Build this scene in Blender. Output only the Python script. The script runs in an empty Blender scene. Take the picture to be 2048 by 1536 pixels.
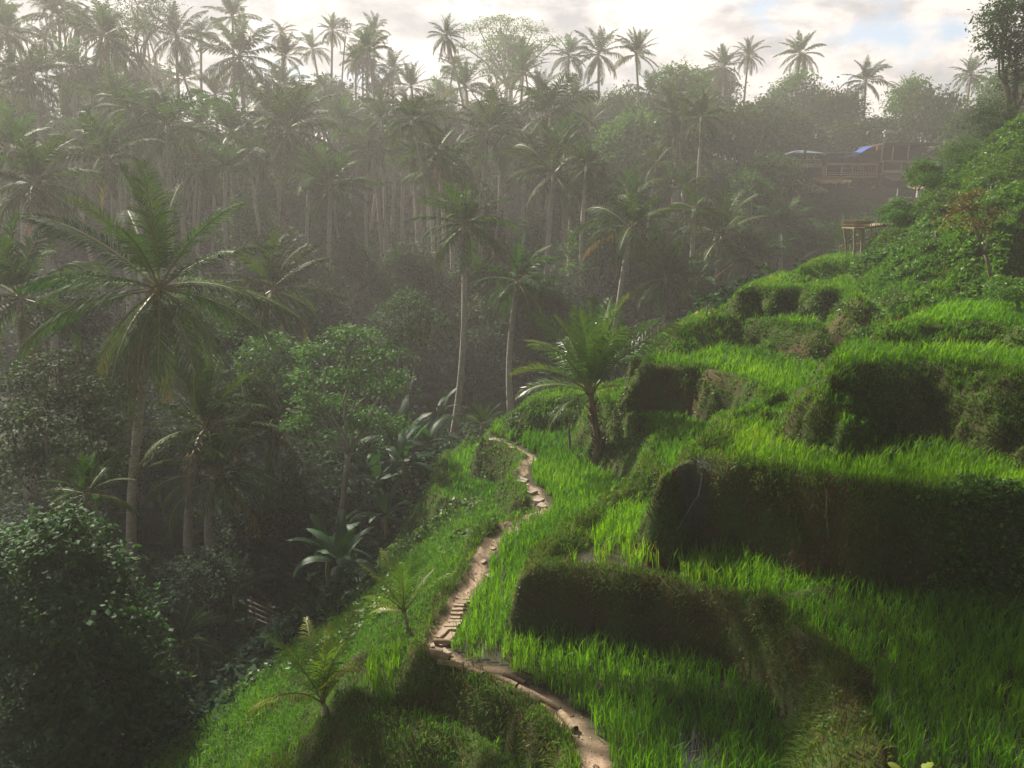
import bpy, math, random
import numpy as np
from mathutils import Vector, Matrix

R = math.radians
SC = bpy.context.scene
COL = SC.collection

# ------------------------------------------------------------------ camera
PITCH = 12.2
FPX = 1607.0            # focal length in pixels of a 2048-wide frame
cam = bpy.data.cameras.new('camera')
cam.sensor_fit = 'HORIZONTAL'
cam.sensor_width = 36.0
cam.lens = FPX / 2048 * 36.0
cam.clip_start = 0.1
cam.clip_end = 3000
camo = bpy.data.objects.new('camera', cam)
camo.location = (0, 0, 0)
camo.rotation_euler = (R(90 - PITCH), 0, 0)
COL.objects.link(camo)
SC.camera = camo

# ------------------------------------------------------------------ exposure
SC.view_settings.view_transform = 'Standard'
SC.view_settings.look = 'None'
SC.view_settings.exposure = 0.95
SC.view_settings.gamma = 1.0
SC.cycles.max_bounces = 5
SC.cycles.diffuse_bounces = 2
SC.cycles.glossy_bounces = 2
SC.cycles.transmission_bounces = 3
SC.cycles.volume_bounces = 0
SC.cycles.transparent_max_bounces = 4
SC.cycles.use_denoising = True
SC.cycles.sample_clamp_indirect = 3.0

# ------------------------------------------------------------------ sun and sky
SUN_LEFT, SUN_EL = 42.0, 43.0     # degrees left of the view direction, height
sdir = Vector((-math.sin(R(SUN_LEFT)) * math.cos(R(SUN_EL)),
               math.cos(R(SUN_LEFT)) * math.cos(R(SUN_EL)), math.sin(R(SUN_EL))))
sl = bpy.data.lights.new('sun', 'SUN')
sl.energy = 5.0
sl.angle = R(0.5)
sl.color = (1.0, 0.93, 0.80)
so = bpy.data.objects.new('sun', sl)
so.rotation_euler = sdir.to_track_quat('Z', 'Y').to_euler()
so.location = sdir * 60
COL.objects.link(so)

W = bpy.data.worlds.new('World')
SC.world = W
W.use_nodes = True
wn, wl = W.node_tree.nodes, W.node_tree.links
wn.clear()


def N(nodes, typ, **kw):
    n = nodes.new(typ)
    for k, v in kw.items():
        if k.startswith('i_'):
            key = k[2:]
            n.inputs[int(key) if key.isdigit() else key].default_value = v
        else:
            setattr(n, k, v)
    return n


def ramp(nodes, stops, interp='LINEAR'):
    n = nodes.new('ShaderNodeValToRGB')
    n.color_ramp.interpolation = interp
    el = n.color_ramp.elements
    while len(el) > 1:
        el.remove(el[0])
    for i, (p, c) in enumerate(stops):
        e = el[0] if i == 0 else el.new(p)
        e.position = p
        if not isinstance(c, (tuple, list)):
            c = (c, c, c)
        e.color = (*c, 1)
    return n


sky = N(wn, 'ShaderNodeTexSky')
sky.sky_type = 'NISHITA'
sky.sun_disc = False
sky.sun_elevation = R(SUN_EL)
sky.sun_rotation = R(-SUN_LEFT)
tc = N(wn, 'ShaderNodeTexCoord')
mp = N(wn, 'ShaderNodeMapping')
mp.inputs['Scale'].default_value = (1.0, 1.0, 1.75)
mp.inputs['Location'].default_value = (3.1, 0.4, 1.2)
wl.new(tc.outputs['Generated'], mp.inputs['Vector'])
n1 = N(wn, 'ShaderNodeTexNoise', i_Scale=6.5, i_Detail=10.0, i_Roughness=0.55, i_Distortion=0.2)
n2 = N(wn, 'ShaderNodeTexNoise', i_Scale=11.0, i_Detail=10.0, i_Roughness=0.6, i_Distortion=0.25)
wl.new(mp.outputs[0], n1.inputs['Vector'])
mp2 = N(wn, 'ShaderNodeMapping')
mp2.inputs['Scale'].default_value = (1.0, 1.0, 2.2)
mp2.inputs['Location'].default_value = (7.7, 2.2, 0.35)
wl.new(tc.outputs['Generated'], mp2.inputs['Vector'])
wl.new(mp2.outputs[0], n2.inputs['Vector'])
cover = ramp(wn, [(0.33, 0.0), (0.42, 1.0)])
wl.new(n1.outputs['Fac'], cover.inputs[0])
cloudc = ramp(wn, [(0.37, (0.40, 0.41, 0.46)), (0.47, (0.64, 0.61, 0.62)), (0.56, (1.02, 0.92, 0.86))])
wl.new(n2.outputs['Fac'], cloudc.inputs[0])
sep = N(wn, 'ShaderNodeSeparateXYZ')
wl.new(tc.outputs['Generated'], sep.inputs[0])
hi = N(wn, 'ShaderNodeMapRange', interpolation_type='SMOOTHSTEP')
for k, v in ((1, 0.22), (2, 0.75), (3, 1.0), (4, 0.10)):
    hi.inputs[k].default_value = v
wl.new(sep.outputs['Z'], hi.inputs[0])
lo = N(wn, 'ShaderNodeMapRange', interpolation_type='SMOOTHSTEP')
for k, v in ((1, -0.12), (2, 0.02), (3, 0.06), (4, 1.0)):
    lo.inputs[k].default_value = v
wl.new(sep.outputs['Z'], lo.inputs[0])
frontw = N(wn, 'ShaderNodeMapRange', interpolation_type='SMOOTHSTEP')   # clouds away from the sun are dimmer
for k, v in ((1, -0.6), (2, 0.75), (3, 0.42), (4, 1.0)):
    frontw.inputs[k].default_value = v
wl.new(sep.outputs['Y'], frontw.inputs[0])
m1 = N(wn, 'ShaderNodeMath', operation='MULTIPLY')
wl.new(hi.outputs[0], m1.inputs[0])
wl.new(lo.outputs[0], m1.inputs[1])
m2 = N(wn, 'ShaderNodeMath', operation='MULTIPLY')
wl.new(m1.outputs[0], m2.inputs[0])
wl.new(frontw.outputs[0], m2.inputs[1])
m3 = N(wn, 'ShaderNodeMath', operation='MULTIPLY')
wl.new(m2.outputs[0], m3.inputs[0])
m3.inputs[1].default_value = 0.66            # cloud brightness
bg1 = N(wn, 'ShaderNodeBackground', i_Strength=0.10)
bg2 = N(wn, 'ShaderNodeBackground')
wl.new(sky.outputs[0], bg1.inputs[0])
wl.new(cloudc.outputs[0], bg2.inputs[0])
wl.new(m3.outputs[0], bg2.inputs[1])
mx = N(wn, 'ShaderNodeMixShader')
wl.new(cover.outputs[0], mx.inputs[0])
wl.new(bg1.outputs[0], mx.inputs[1])
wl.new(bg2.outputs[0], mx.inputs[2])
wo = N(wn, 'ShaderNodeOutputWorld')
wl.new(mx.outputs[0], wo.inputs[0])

HAZE_DENSITY = 0.0025

# ------------------------------------------------------------------ helpers
cp, sp_ = math.cos(R(PITCH)), math.sin(R(PITCH))


def ray(u, v):
    a, b = (u - 1024) / FPX, (768 - v) / FPX
    return Vector((a, cp + b * sp_, -sp_ + b * cp))


def at_y(u, v, Y):
    r = ray(u, v)
    return r * (Y / r.y)


def at_z(u, v, z):
    r = ray(u, v)
    return r * (z / r.z)


def _hash(ix, iy, seed):
    h = (ix.astype(np.int64) * 374761393 + iy.astype(np.int64) * 668265263 + seed * 974711) & 0xffffffff
    h = ((h ^ (h >> 13)) * 1274126177) & 0xffffffff
    h = h ^ (h >> 16)
    return (h & 0xffff) / 65535.0


def vnoise(x, y, seed=0):
    x = np.asarray(x, float)
    y = np.asarray(y, float)
    ix, iy = np.floor(x), np.floor(y)
    fx, fy = x - ix, y - iy
    fx, fy = fx * fx * (3 - 2 * fx), fy * fy * (3 - 2 * fy)
    a, b = _hash(ix, iy, seed), _hash(ix + 1, iy, seed)
    c, d = _hash(ix, iy + 1, seed), _hash(ix + 1, iy + 1, seed)
    return (a + (b - a) * fx) * (1 - fy) + (c + (d - c) * fx) * fy - 0.5


def fbm(x, y, seed=0, o=3):
    s, a = 0, 1.0
    for k in range(o):
        s = s + a * vnoise(x * 2 ** k, y * 2 ** k, seed + k * 17)
        a *= 0.5
    return s


def tag(o, label=None, cat=None, group=None, kind=None):
    if label:
        o['label'] = label
    if cat:
        o['category'] = cat
    if group:
        o['group'] = group
    if kind:
        o['kind'] = kind
    return o


def empty(name, loc, label, cat, group=None, rz=0.0):
    o = bpy.data.objects.new(name, None)
    o.location = loc
    o.rotation_euler = (0, 0, rz)
    o.empty_display_size = 0.3
    COL.objects.link(o)
    return tag(o, label, cat, group)


def mesh_np(name, verts, faces, mats, midx=None, tone=None, smooth=False, attrs=None):
    """faces: list of (n,k) int arrays; midx: matching list of int (or arrays)."""
    me = bpy.data.meshes.new(name)
    verts = np.asarray(verts, np.float32).reshape(-1, 3)
    faces = [np.asarray(f, np.int32) for f in faces if len(f)]
    me.vertices.add(len(verts))
    me.vertices.foreach_set('co', verts.ravel())
    loops = np.concatenate([f.ravel() for f in faces])
    tot = np.concatenate([np.full(len(f), f.shape[1], np.int32) for f in faces])
    start = np.concatenate([[0], np.cumsum(tot)[:-1]]).astype(np.int32)
    me.loops.add(len(loops))
    me.loops.foreach_set('vertex_index', loops)
    me.polygons.add(len(tot))
    me.polygons.foreach_set('loop_start', start)
    me.polygons.foreach_set('loop_total', tot)
    if not isinstance(mats, (list, tuple)):
        mats = [mats]
    for m in mats:
        me.materials.append(m)
    if midx is not None:
        mi = np.concatenate([np.broadcast_to(np.asarray(i, np.int32), (len(f),)) for i, f in zip(midx, faces)])
        me.polygons.foreach_set('material_index', mi.astype(np.int32))
    me.polygons.foreach_set('use_smooth', np.full(len(tot), bool(smooth)))
    if tone is not None:
        a = me.attributes.new('tone', 'FLOAT', 'POINT')
        a.data.foreach_set('value', np.asarray(tone, np.float32))
    for k, v in (attrs or {}).items():
        a = me.attributes.new(k, 'FLOAT', 'POINT')
        a.data.foreach_set('value', np.asarray(v, np.float32))
    me.update(calc_edges=True)
    me.validate()
    return me


def link(name, me, parent=None, loc=None, rz=None):
    o = bpy.data.objects.new(name, me)
    COL.objects.link(o)
    if parent is not None:
        o.parent = parent
    if loc is not None:
        o.location = loc
    if rz is not None:
        o.rotation_euler = (0, 0, rz)
    return o


class MB:
    """collects boxes, tubes and loose polygons into one mesh"""

    def __init__(s):
        s.v, s.f = [], []

    def poly(s, pts, faces):
        b = len(s.v)
        s.v += [tuple(p) for p in pts]
        s.f += [tuple(b + i for i in f) for f in faces]

    def box(s, x0, x1, y0, y1, z0, z1, M=None):
        p = [Vector((x, y, z)) for z in (z0, z1) for y in (y0, y1) for x in (x0, x1)]
        if M is not None:
            p = [M @ q for q in p]
        s.poly(p, [(0, 2, 3, 1), (4, 5, 7, 6), (0, 1, 5, 4), (2, 6, 7, 3), (0, 4, 6, 2), (1, 3, 7, 5)])

    def tube(s, pts, rad, n=8, cap=True, jit=0.0, rng=None):
        pts = [Vector(p) for p in pts]
        if not isinstance(rad, (list, tuple)):
            rad = [rad] * len(pts)
        b = len(s.v)
        for i, p in enumerate(pts):
            t = (pts[min(i + 1, len(pts) - 1)] - pts[max(i - 1, 0)])
            t = t.normalized() if t.length > 1e-9 else Vector((0, 0, 1))
            ref = Vector((0, 1, 0)) if abs(t.y) < 0.9 else Vector((1, 0, 0))
            a = t.cross(ref).normalized()
            c = t.cross(a)
            for k in range(n):
                th = 2 * math.pi * k / n
                r = rad[i] * (1 + (rng.uniform(-jit, jit) if rng else 0))
                s.v.append(tuple(p + (a * math.cos(th) + c * math.sin(th)) * r))
        for i in range(len(pts) - 1):
            for k in range(n):
                k2 = (k + 1) % n
                s.f.append((b + i * n + k, b + i * n + k2, b + (i + 1) * n + k2, b + (i + 1) * n + k))
        if cap:
            s.f.append(tuple(b + k for k in reversed(range(n))))
            s.f.append(tuple(b + (len(pts) - 1) * n + k for k in range(n)))

    def mesh(s, name, mat, smooth=False):
        me = bpy.data.meshes.new(name)
        me.from_pydata(s.v, [], s.f)
        for m in (mat if isinstance(mat, (list, tuple)) else [mat]):
            me.materials.append(m)
        if smooth:
            me.polygons.foreach_set('use_smooth', [True] * len(me.polygons))
        me.update()
        return me

    def build(s, name, mat, parent=None, smooth=False, loc=None):
        return link(name, s.mesh(name, mat, smooth), parent, loc)


# ------------------------------------------------------------------ materials
def newmat(name):
    m = bpy.data.materials.new(name)
    m.use_nodes = True
    m.node_tree.nodes.clear()
    return m, m.node_tree.nodes, m.node_tree.links


def mat_leaf(name, c1, c2, trans=0.35, rough=0.5, spec=0.3, tint=(1.25, 1.3, 0.5), vary=0.25, stops=None):
    m, n, l = newmat(name)
    at = N(n, 'ShaderNodeAttribute', attribute_name='tone')
    rp = ramp(n, stops or [(0.0, c1), (1.0, c2)])
    l.new(at.outputs['Fac'], rp.inputs[0])
    oi = N(n, 'ShaderNodeObjectInfo')
    mr = N(n, 'ShaderNodeMapRange')
    mr.inputs[3].default_value, mr.inputs[4].default_value = 1 - vary, 1 + vary
    l.new(oi.outputs['Random'], mr.inputs[0])
    hs = N(n, 'ShaderNodeHueSaturation')
    l.new(mr.outputs[0], hs.inputs['Value'])
    mr2 = N(n, 'ShaderNodeMapRange')
    mr2.inputs[3].default_value, mr2.inputs[4].default_value = 0.5 - 0.08 * vary, 0.5 + 0.08 * vary
    l.new(oi.outputs['Random'], mr2.inputs[0])
    l.new(mr2.outputs[0], hs.inputs['Hue'])
    l.new(rp.outputs[0], hs.inputs['Color'])
    p = N(n, 'ShaderNodeBsdfPrincipled', i_Roughness=rough)
    p.inputs['Specular IOR Level'].default_value = spec
    l.new(hs.outputs[0], p.inputs['Base Color'])
    mul = N(n, 'ShaderNodeVectorMath', operation='MULTIPLY')
    mul.inputs[1].default_value = tint
    l.new(hs.outputs[0], mul.inputs[0])
    t = N(n, 'ShaderNodeBsdfTranslucent')
    l.new(mul.outputs[0], t.inputs['Color'])
    mixs = N(n, 'ShaderNodeMixShader', i_Fac=trans)
    l.new(p.outputs[0], mixs.inputs[1])
    l.new(t.outputs[0], mixs.inputs[2])
    o = N(n, 'ShaderNodeOutputMaterial')
    l.new(mixs.outputs[0], o.inputs[0])
    return m


def mat_noise(name, c1, c2, scale=4.0, rough=0.8, bump=0.3, detail=5.0, stretch=(1, 1, 1), spec=0.3, wave=None, bdist=0.03):
    m, n, l = newmat(name)
    t = N(n, 'ShaderNodeTexCoord')
    mpn = N(n, 'ShaderNodeMapping')
    mpn.inputs['Scale'].default_value = stretch
    l.new(t.outputs['Object'], mpn.inputs[0])
    nz = N(n, 'ShaderNodeTexNoise', i_Scale=scale, i_Detail=detail, i_Roughness=0.62)
    l.new(mpn.outputs[0], nz.inputs['Vector'])
    rp = ramp(n, [(0.3, c1), (0.7, c2)])
    l.new(nz.outputs['Fac'], rp.inputs[0])
    p = N(n, 'ShaderNodeBsdfPrincipled', i_Roughness=rough)
    p.inputs['Specular IOR Level'].default_value = spec
    l.new(rp.outputs[0], p.inputs['Base Color'])
    b = N(n, 'ShaderNodeBump', i_Strength=bump, i_Distance=bdist)
    if wave:
        wv = N(n, 'ShaderNodeTexWave', i_Scale=wave, i_Distortion=2.0, i_Detail=2.0, bands_direction='Z')
        l.new(t.outputs['Object'], wv.inputs['Vector'])
        ad = N(n, 'ShaderNodeMath', operation='ADD')
        l.new(wv.outputs['Fac'], ad.inputs[0])
        l.new(nz.outputs['Fac'], ad.inputs[1])
        l.new(ad.outputs[0], b.inputs['Height'])
    else:
        l.new(nz.outputs['Fac'], b.inputs['Height'])
    l.new(b.outputs[0], p.inputs['Normal'])
    o = N(n, 'ShaderNodeOutputMaterial')
    l.new(p.outputs[0], o.inputs[0])
    return m


M_RICE = mat_leaf('rice_leaf', (0.035, 0.14, 0.004), (0.13, 0.34, 0.010), 0.55, 0.5, 0.25, (1.35, 1.25, 0.4), 0.08,
                  stops=[(0.0, (0.03, 0.13, 0.004)), (0.45, (0.105, 0.27, 0.008)), (0.85, (0.20, 0.42, 0.012)), (0.96, (0.30, 0.42, 0.03)), (1.0, (0.32, 0.26, 0.08))])
M_GRASS = mat_leaf('bank_grass', (0.045, 0.085, 0.008), (0.13, 0.19, 0.02), 0.48, 0.55, 0.2, (1.3, 1.2, 0.4), 0.08,
                   stops=[(0.0, (0.03, 0.12, 0.006)), (0.85, (0.14, 0.33, 0.012)), (0.97, (0.20, 0.28, 0.03)), (1.0, (0.24, 0.18, 0.07))])
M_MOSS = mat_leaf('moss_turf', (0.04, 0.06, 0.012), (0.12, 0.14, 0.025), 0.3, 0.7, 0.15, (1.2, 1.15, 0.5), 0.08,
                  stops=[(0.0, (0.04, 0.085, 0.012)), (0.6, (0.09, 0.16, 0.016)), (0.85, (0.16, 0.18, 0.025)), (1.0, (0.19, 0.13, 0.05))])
M_HERB = mat_leaf('herb_leaf', (0.035, 0.095, 0.012), (0.13, 0.25, 0.025), 0.38, 0.45, 0.3, (1.3, 1.25, 0.4), 0.15)
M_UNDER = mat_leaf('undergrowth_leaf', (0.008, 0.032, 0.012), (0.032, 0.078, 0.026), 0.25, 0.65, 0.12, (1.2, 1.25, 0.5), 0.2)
M_TREE = mat_leaf('tree_leaf', (0.015, 0.05, 0.012), (0.06, 0.12, 0.025), 0.32, 0.62, 0.15, (1.3, 1.3, 0.45), 0.25)
M_LIGHT = mat_leaf('light_tree_leaf', (0.03, 0.10, 0.015), (0.11, 0.23, 0.03), 0.4, 0.55, 0.2, (1.3, 1.3, 0.4), 0.15)
M_VINE = mat_leaf('vine_leaf', (0.018, 0.06, 0.012), (0.05, 0.125, 0.022), 0.32, 0.55, 0.2, (1.2, 1.3, 0.45), 0.1)
M_BANANA = mat_leaf('banana_leaf', (0.02, 0.065, 0.026), (0.045, 0.11, 0.04), 0.35, 0.5, 0.2, (1.2, 1.3, 0.5), 0.15)
M_PALM = mat_leaf('palm_leaflet', (0.02, 0.055, 0.014), (0.07, 0.115, 0.026), 0.3, 0.6, 0.07, (1.3, 1.25, 0.4), 0.25,
                  stops=[(0.0, (0.018, 0.065, 0.012)), (0.8, (0.055, 0.13, 0.02)), (0.93, (0.13, 0.14, 0.03)), (1.0, (0.22, 0.15, 0.06))])
M_YPALM = mat_leaf('young_palm_leaflet', (0.06, 0.13, 0.018), (0.16, 0.24, 0.05), 0.38, 0.36, 0.4, (1.3, 1.2, 0.4), 0.1,
                   stops=[(0.0, (0.07, 0.19, 0.02)), (0.55, (0.16, 0.30, 0.045)), (1.0, (0.34, 0.34, 0.06))])
M_CPALM = mat_leaf('silvery_palm_leaflet', (0.05, 0.12, 0.03), (0.14, 0.21, 0.06), 0.32, 0.33, 0.55, (1.3, 1.2, 0.5), 0.05,
                   stops=[(0.0, (0.045, 0.13, 0.03)), (0.75, (0.11, 0.22, 0.05)), (1.0, (0.30, 0.27, 0.08))])
M_DRYF = mat_leaf('dry_frond', (0.14, 0.09, 0.04), (0.28, 0.19, 0.10), 0.2, 0.6, 0.2, (1.2, 1.0, 0.6), 0.15)
M_RACHIS = mat_noise('frond_stalk', (0.16, 0.17, 0.05), (0.26, 0.24, 0.09), 6, 0.5, 0.1)
M_TRUNK = mat_noise('palm_bark', (0.28, 0.25, 0.21), (0.50, 0.46, 0.40), 5, 0.85, 0.6, wave=3.2)
M_SHAG = mat_noise('shaggy_palm_base', (0.07, 0.05, 0.035), (0.20, 0.15, 0.10), 7, 0.9, 0.8, stretch=(1, 1, .4))
M_BARK = mat_noise('tree_bark', (0.12, 0.10, 0.08), (0.26, 0.22, 0.17), 6, 0.85, 0.6, stretch=(1, 1, 0.3))
M_PBARK = mat_noise('pale_bark', (0.25, 0.24, 0.20), (0.42, 0.40, 0.35), 5, 0.8, 0.4)
M_NUT = mat_noise('coconut_husk', (0.12, 0.13, 0.03), (0.30, 0.22, 0.07), 3, 0.5, 0.1)
M_WOOD = mat_noise('weathered_plank', (0.26, 0.19, 0.13), (0.46, 0.36, 0.27), 3.5, 0.8, 0.5, stretch=(1, 9, 9))
M_LOG = mat_noise('palm_log', (0.20, 0.14, 0.09), (0.40, 0.30, 0.20), 4, 0.85, 0.6, stretch=(1, 5, 5))
M_LOGEND = mat_noise('log_end', (0.03, 0.022, 0.015), (0.10, 0.07, 0.05), 20, 0.9, 0.3)
M_BAMBOO = mat_noise('bamboo_cane', (0.24, 0.20, 0.11), (0.40, 0.34, 0.20), 4, 0.55, 0.2)
M_DKBAM = mat_noise('shaded_bamboo', (0.07, 0.055, 0.035), (0.16, 0.13, 0.085), 4, 0.7, 0.2)  # darker copy of the cane, gorge shade put into the fence colour
M_STONE = mat_noise('flat_stone', (0.26, 0.22, 0.18), (0.44, 0.38, 0.32), 5, 0.85, 0.5)
# ------------------------------------------------------------------ terrain: thin-plate base + flat terraces
ctrl = []


def cpx(u, v, Y, dz=0.0):
    p = at_y(u, v, Y)
    ctrl.append((p.x, p.y, p.z + dz))


# under and beside the viewer
ctrl += [(0, 0, -2.2), (4, 0, -1.6), (9, 0, -0.5), (-5, 0, -6), (0, 3, -5.2), (4, 3, -5.0), (9, 3, -4.0), (16, 2, 2), (-5, 4, -8.5),
         (-10, 0, -9.5), (0, 6, -7.7), (5, 6, -7.6), (10, 7, -6.5)]
# gorge bed, running away and curling behind the spur
ctrl += [(-9, 9, -11.6), (-9, 14, -12.0), (-8.5, 20, -12.4), (-6.5, 27, -12.0), (-3, 33, -11.6), (3, 38, -11.0), (9, 43, -10.0), (16, 50, -8.0),
         (26, 58, -5.5)]
# near left bank of the gorge (forest side)
ctrl += [(-16, 8, -12.5), (-16, 18, -12.3), (-16, 28, -11.8), (-26, 15, -12), (-28, 30, -11), (-30, 45, -9.5), (-12, 36, -11.3)]
# far slope
ctrl += [(-10, 45, -10.6), (0, 46, -11), (8, 50, -10.3), (-14, 60, -9), (0, 62, -9.3), (14, 62, -8.8), (-20, 80, -2), (0, 82, -4),
         (20, 80, -4.5), (-40, 70, -3.5), (-60, 90, 3), (-30, 100, 4), (0, 105, 3), (24, 100, 2), (40, 96, 0.6), (55, 96, 1.5),
         (40, 85, -2), (34, 72, -4), (46, 110, 4), (30, 120, 6), (0, 130, 8), (-40, 130, 8), (60, 130, 7), (90, 140, 8), (0, 165, 5),
         (60, 170, 6), (-60, 170, 3), (-100, 140, 2), (120, 120, 9), (-110, 80, 1), (-70, 45, -7), (-70, 15, -10), (150, 180, 8), (-150, 180, 2)]
# the grass slope below the path, down to the forest edge
for u, v, z in ((490, 1360, -10.4), (620, 1260, -10.5), (740, 1170, -10.2), (810, 1060, -9.9), (850, 935, -9.3), (270, 1520, -10.6)):
    p = at_z(u, v, z)
    ctrl.append((p.x, p.y, p.z))
for u, v, z in ((800, 1262, -7.7), (840, 1190, -7.65), (900, 1115, -7.5), (960, 1065, -7.5), (700, 1290, -8.6), (720, 1235, -9.1), (770, 1180, -9.1), (850, 1080, -8.9),
                (900, 1020, -8.6), (645, 1425, -8.25), (560, 1400, -9.2), (800, 1500, -8.5), (500, 1500, -9.7), (950, 1540, -8.4), (700, 1560, -8.4)):
    p = at_z(u, v, z)
    ctrl.append((p.x, p.y, p.z))
# keep the base under the terraces
for u, v, z in ((1050, 980, -7.8), (1100, 890, -7.8), (1150, 1300, -7.8), (1300, 1420, -7.8), (1350, 1140, -7.6), (1250, 1050, -7.8),
                (1330, 890, -6.6), (1250, 800, -6.9), (1500, 950, -6.4), (1800, 960, -6.2), (1900, 1300, -7.4), (1430, 770, -5.6),
                (1750, 860, -5.6), (2000, 900, -5.4), (1720, 720, -4.1), (1900, 720, -4.0), (1080, 835, -7.6), (1950, 790, -4.0)):
    p = at_z(u, v, z)
    ctrl.append((p.x, p.y, p.z))
# bushy hillside above the terraces
for u, v, Y in ((1560, 690, 23.5), (1680, 660, 22.5), (1790, 610, 21.5), (1900, 540, 21.5), (2048, 510, 19.5), (2048, 620, 18.3), (1700, 600, 26.5),
                (1800, 545, 27), (1745, 515, 33), (1830, 425, 35), (1900, 335, 37), (1990, 270, 37), (2060, 385, 27), (1900, 455, 27), (2200, 300, 30),
                (2300, 480, 18)):
    cpx(u, v, Y, -0.25)
# behind the spur
ctrl += [(1, 29.5, -9.5), (5, 30, -8.6), (8.5, 32.5, -6.8), (12, 37, -5.2), (19, 42, -3.2), (28, 46, 0.5), (36, 50, 3)]

CT = np.array(ctrl, float)


def tps_fit(P):
    n = len(P)
    s = 30.0
    X = P[:, :2] / s
    d2 = ((X[:, None] - X[None]) ** 2).sum(-1)
    K = 0.5 * d2 * np.log(d2 + 1e-12)
    K += np.eye(n) * 0.0006
    A = np.zeros((n + 3, n + 3))
    A[:n, :n] = K
    A[:n, n] = 1
    A[:n, n + 1:] = X
    A[n, :n] = 1
    A[n + 1:, :n] = X.T
    b = np.concatenate([P[:, 2], [0, 0, 0]])
    return X, np.linalg.solve(A, b), s


TX, TW, TS = tps_fit(CT)


def base_h(x, y):
    out = np.zeros_like(x)
    for i in range(0, len(x), 20000):
        q = np.stack([x[i:i + 20000], y[i:i + 20000]], 1) / TS
        d2 = ((q[:, None] - TX[None]) ** 2).sum(-1)
        out[i:i + 20000] = (0.5 * d2 * np.log(d2 + 1e-12)) @ TW[:-3] + TW[-3] + q @ TW[-2:]
    return out


# name -> level, riser slope, outline in photo pixels on that level
TER = {
    'path': (-7.0, 3.0, [(1150, 1620), (1135, 1560), (1118, 1500), (1060, 1430), (980, 1382), (885, 1348), (838, 1322), (836, 1290), (852, 1250), (884, 1200),
                         (918, 1150), (945, 1110), (970, 1070), (1030, 1040), (1075, 1025), (1052, 1000), (1022, 962), (1038, 938), (1040, 918),
                         (1012, 900), (965, 882), (975, 866), (1010, 858), (1100, 850), (1250, 850), (1300, 950), (1320, 1050), (1500, 1150),
                         (1750, 1330), (1750, 1620)]),
    'lower': (-7.6, 1.3, [(720, 1305), (690, 1335), (682, 1385), (735, 1435), (830, 1462), (930, 1490), (1000, 1540), (1010, 1640), (1250, 1640), (1200, 1450),
                           (1000, 1330), (900, 1300), (830, 1298)]),
    'ledge': (-8.15, 1.8, [(862, 985), (880, 1000), (935, 1015), (985, 1022), (1060, 1030), (1080, 960), (1040, 890), (950, 880), (890, 915)]),
    'water': (-6.0, 7.0, [(1560, 1640), (1600, 1560), (1625, 1490), (1655, 1420), (1668, 1365), (1630, 1318), (1560, 1275), (1500, 1243), (1420, 1207), (1300, 1182),
                          (1180, 1167), (1122, 1158), (1045, 1158), (1060, 1128), (1130, 1072), (1200, 1008), (1260, 958), (1310, 932), (1345, 938),
                          (1500, 1000), (1700, 1100), (1900, 1200), (2300, 1280), (2300, 1640)]),
    'mid': (-5.4, 2.2, [(1190, 797), (1250, 829), (1305, 850), (1318, 872), (1292, 905), (1302, 945), (1345, 957), (1400, 960), (1500, 905), (1600, 850),
                        (1600, 780), (1450, 768), (1300, 758), (1240, 768)]),
    'mound': (-6.1, 0.9, [(1062, 811), (1085, 805), (1150, 800), (1232, 806), (1262, 835), (1300, 850), (1300, 775), (1150, 778), (1080, 790)]),
    'big': (-4.5, 5.0, [(1325, 955), (1385, 928), (1450, 941), (1580, 963), (1700, 988), (1850, 1010), (2048, 1033), (2300, 1060), (2300, 850), (2000, 800),
                        (1700, 790), (1600, 785), (1540, 812), (1445, 850), (1402, 890), (1362, 928)]),
    'upper': (-4.2, 3.0, [(1285, 736), (1400, 743), (1500, 770), (1560, 800), (1640, 806), (1650, 740), (1560, 718), (1450, 704), (1310, 703)]),
    'bright': (-3.1, 1.5, [(1662, 752), (1680, 745), (1722, 742), (1850, 738), (2048, 763), (2300, 790), (2300, 600), (2048, 640), (1850, 680), (1720, 698), (1655, 730)]),
    'brow': (-2.6, 1.0, [(1790, 662), (1850, 655), (1900, 659), (1960, 655), (2048, 665), (2300, 680), (2300, 575), (1900, 622)]),
    'far_a': (-3.5, 0.8, [(1350, 664), (1400, 648), (1470, 642), (1560, 650), (1640, 660), (1640, 632), (1460, 622), (1405, 628)]),
    'far_b': (-2.6, 1.2, [(1482, 583), (1500, 578), (1545, 583), (1600, 580), (1640, 588), (1690, 583), (1720, 600), (1700, 560), (1560, 552)]),
    'far_c': (-2.1, 0.8, [(1602, 541), (1640, 532), (1690, 524), (1760, 512), (1780, 500), (1700, 508), (1640, 522)]),
}
LIM = {'far_a': 0.85, 'far_b': 1.0, 'far_c': 0.9, 'mound': 1.0, 'brow': 0.6, 'bright': 1.35, 'lower': 0.9}   # drop at which a soft bank turns steep
TN = list(TER)
TPOLY = {}
for k, (h, s, px) in TER.items():
    TPOLY[k] = np.array([tuple(at_z(u, v, h))[:2] for u, v in px])


def sdist(x, y, poly):
    d = np.full(x.shape, 1e9)
    ins = np.zeros(x.shape, bool)
    n = len(poly)
    for i in range(n):
        ax, ay = poly[i]
        bx, by = poly[(i + 1) % n]
        ex, ey = bx - ax, by - ay
        t = np.clip(((x - ax) * ex + (y - ay) * ey) / (ex * ex + ey * ey + 1e-12), 0, 1)
        d = np.minimum(d, np.hypot(x - ax - t * ex, y - ay - t * ey))
        c = ((ay > y) != (by > y)) & (x < (bx - ax) * (y - ay) / (by - ay + 1e-12) + ax)
        ins ^= c
    return np.where(ins, -d, d)


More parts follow.
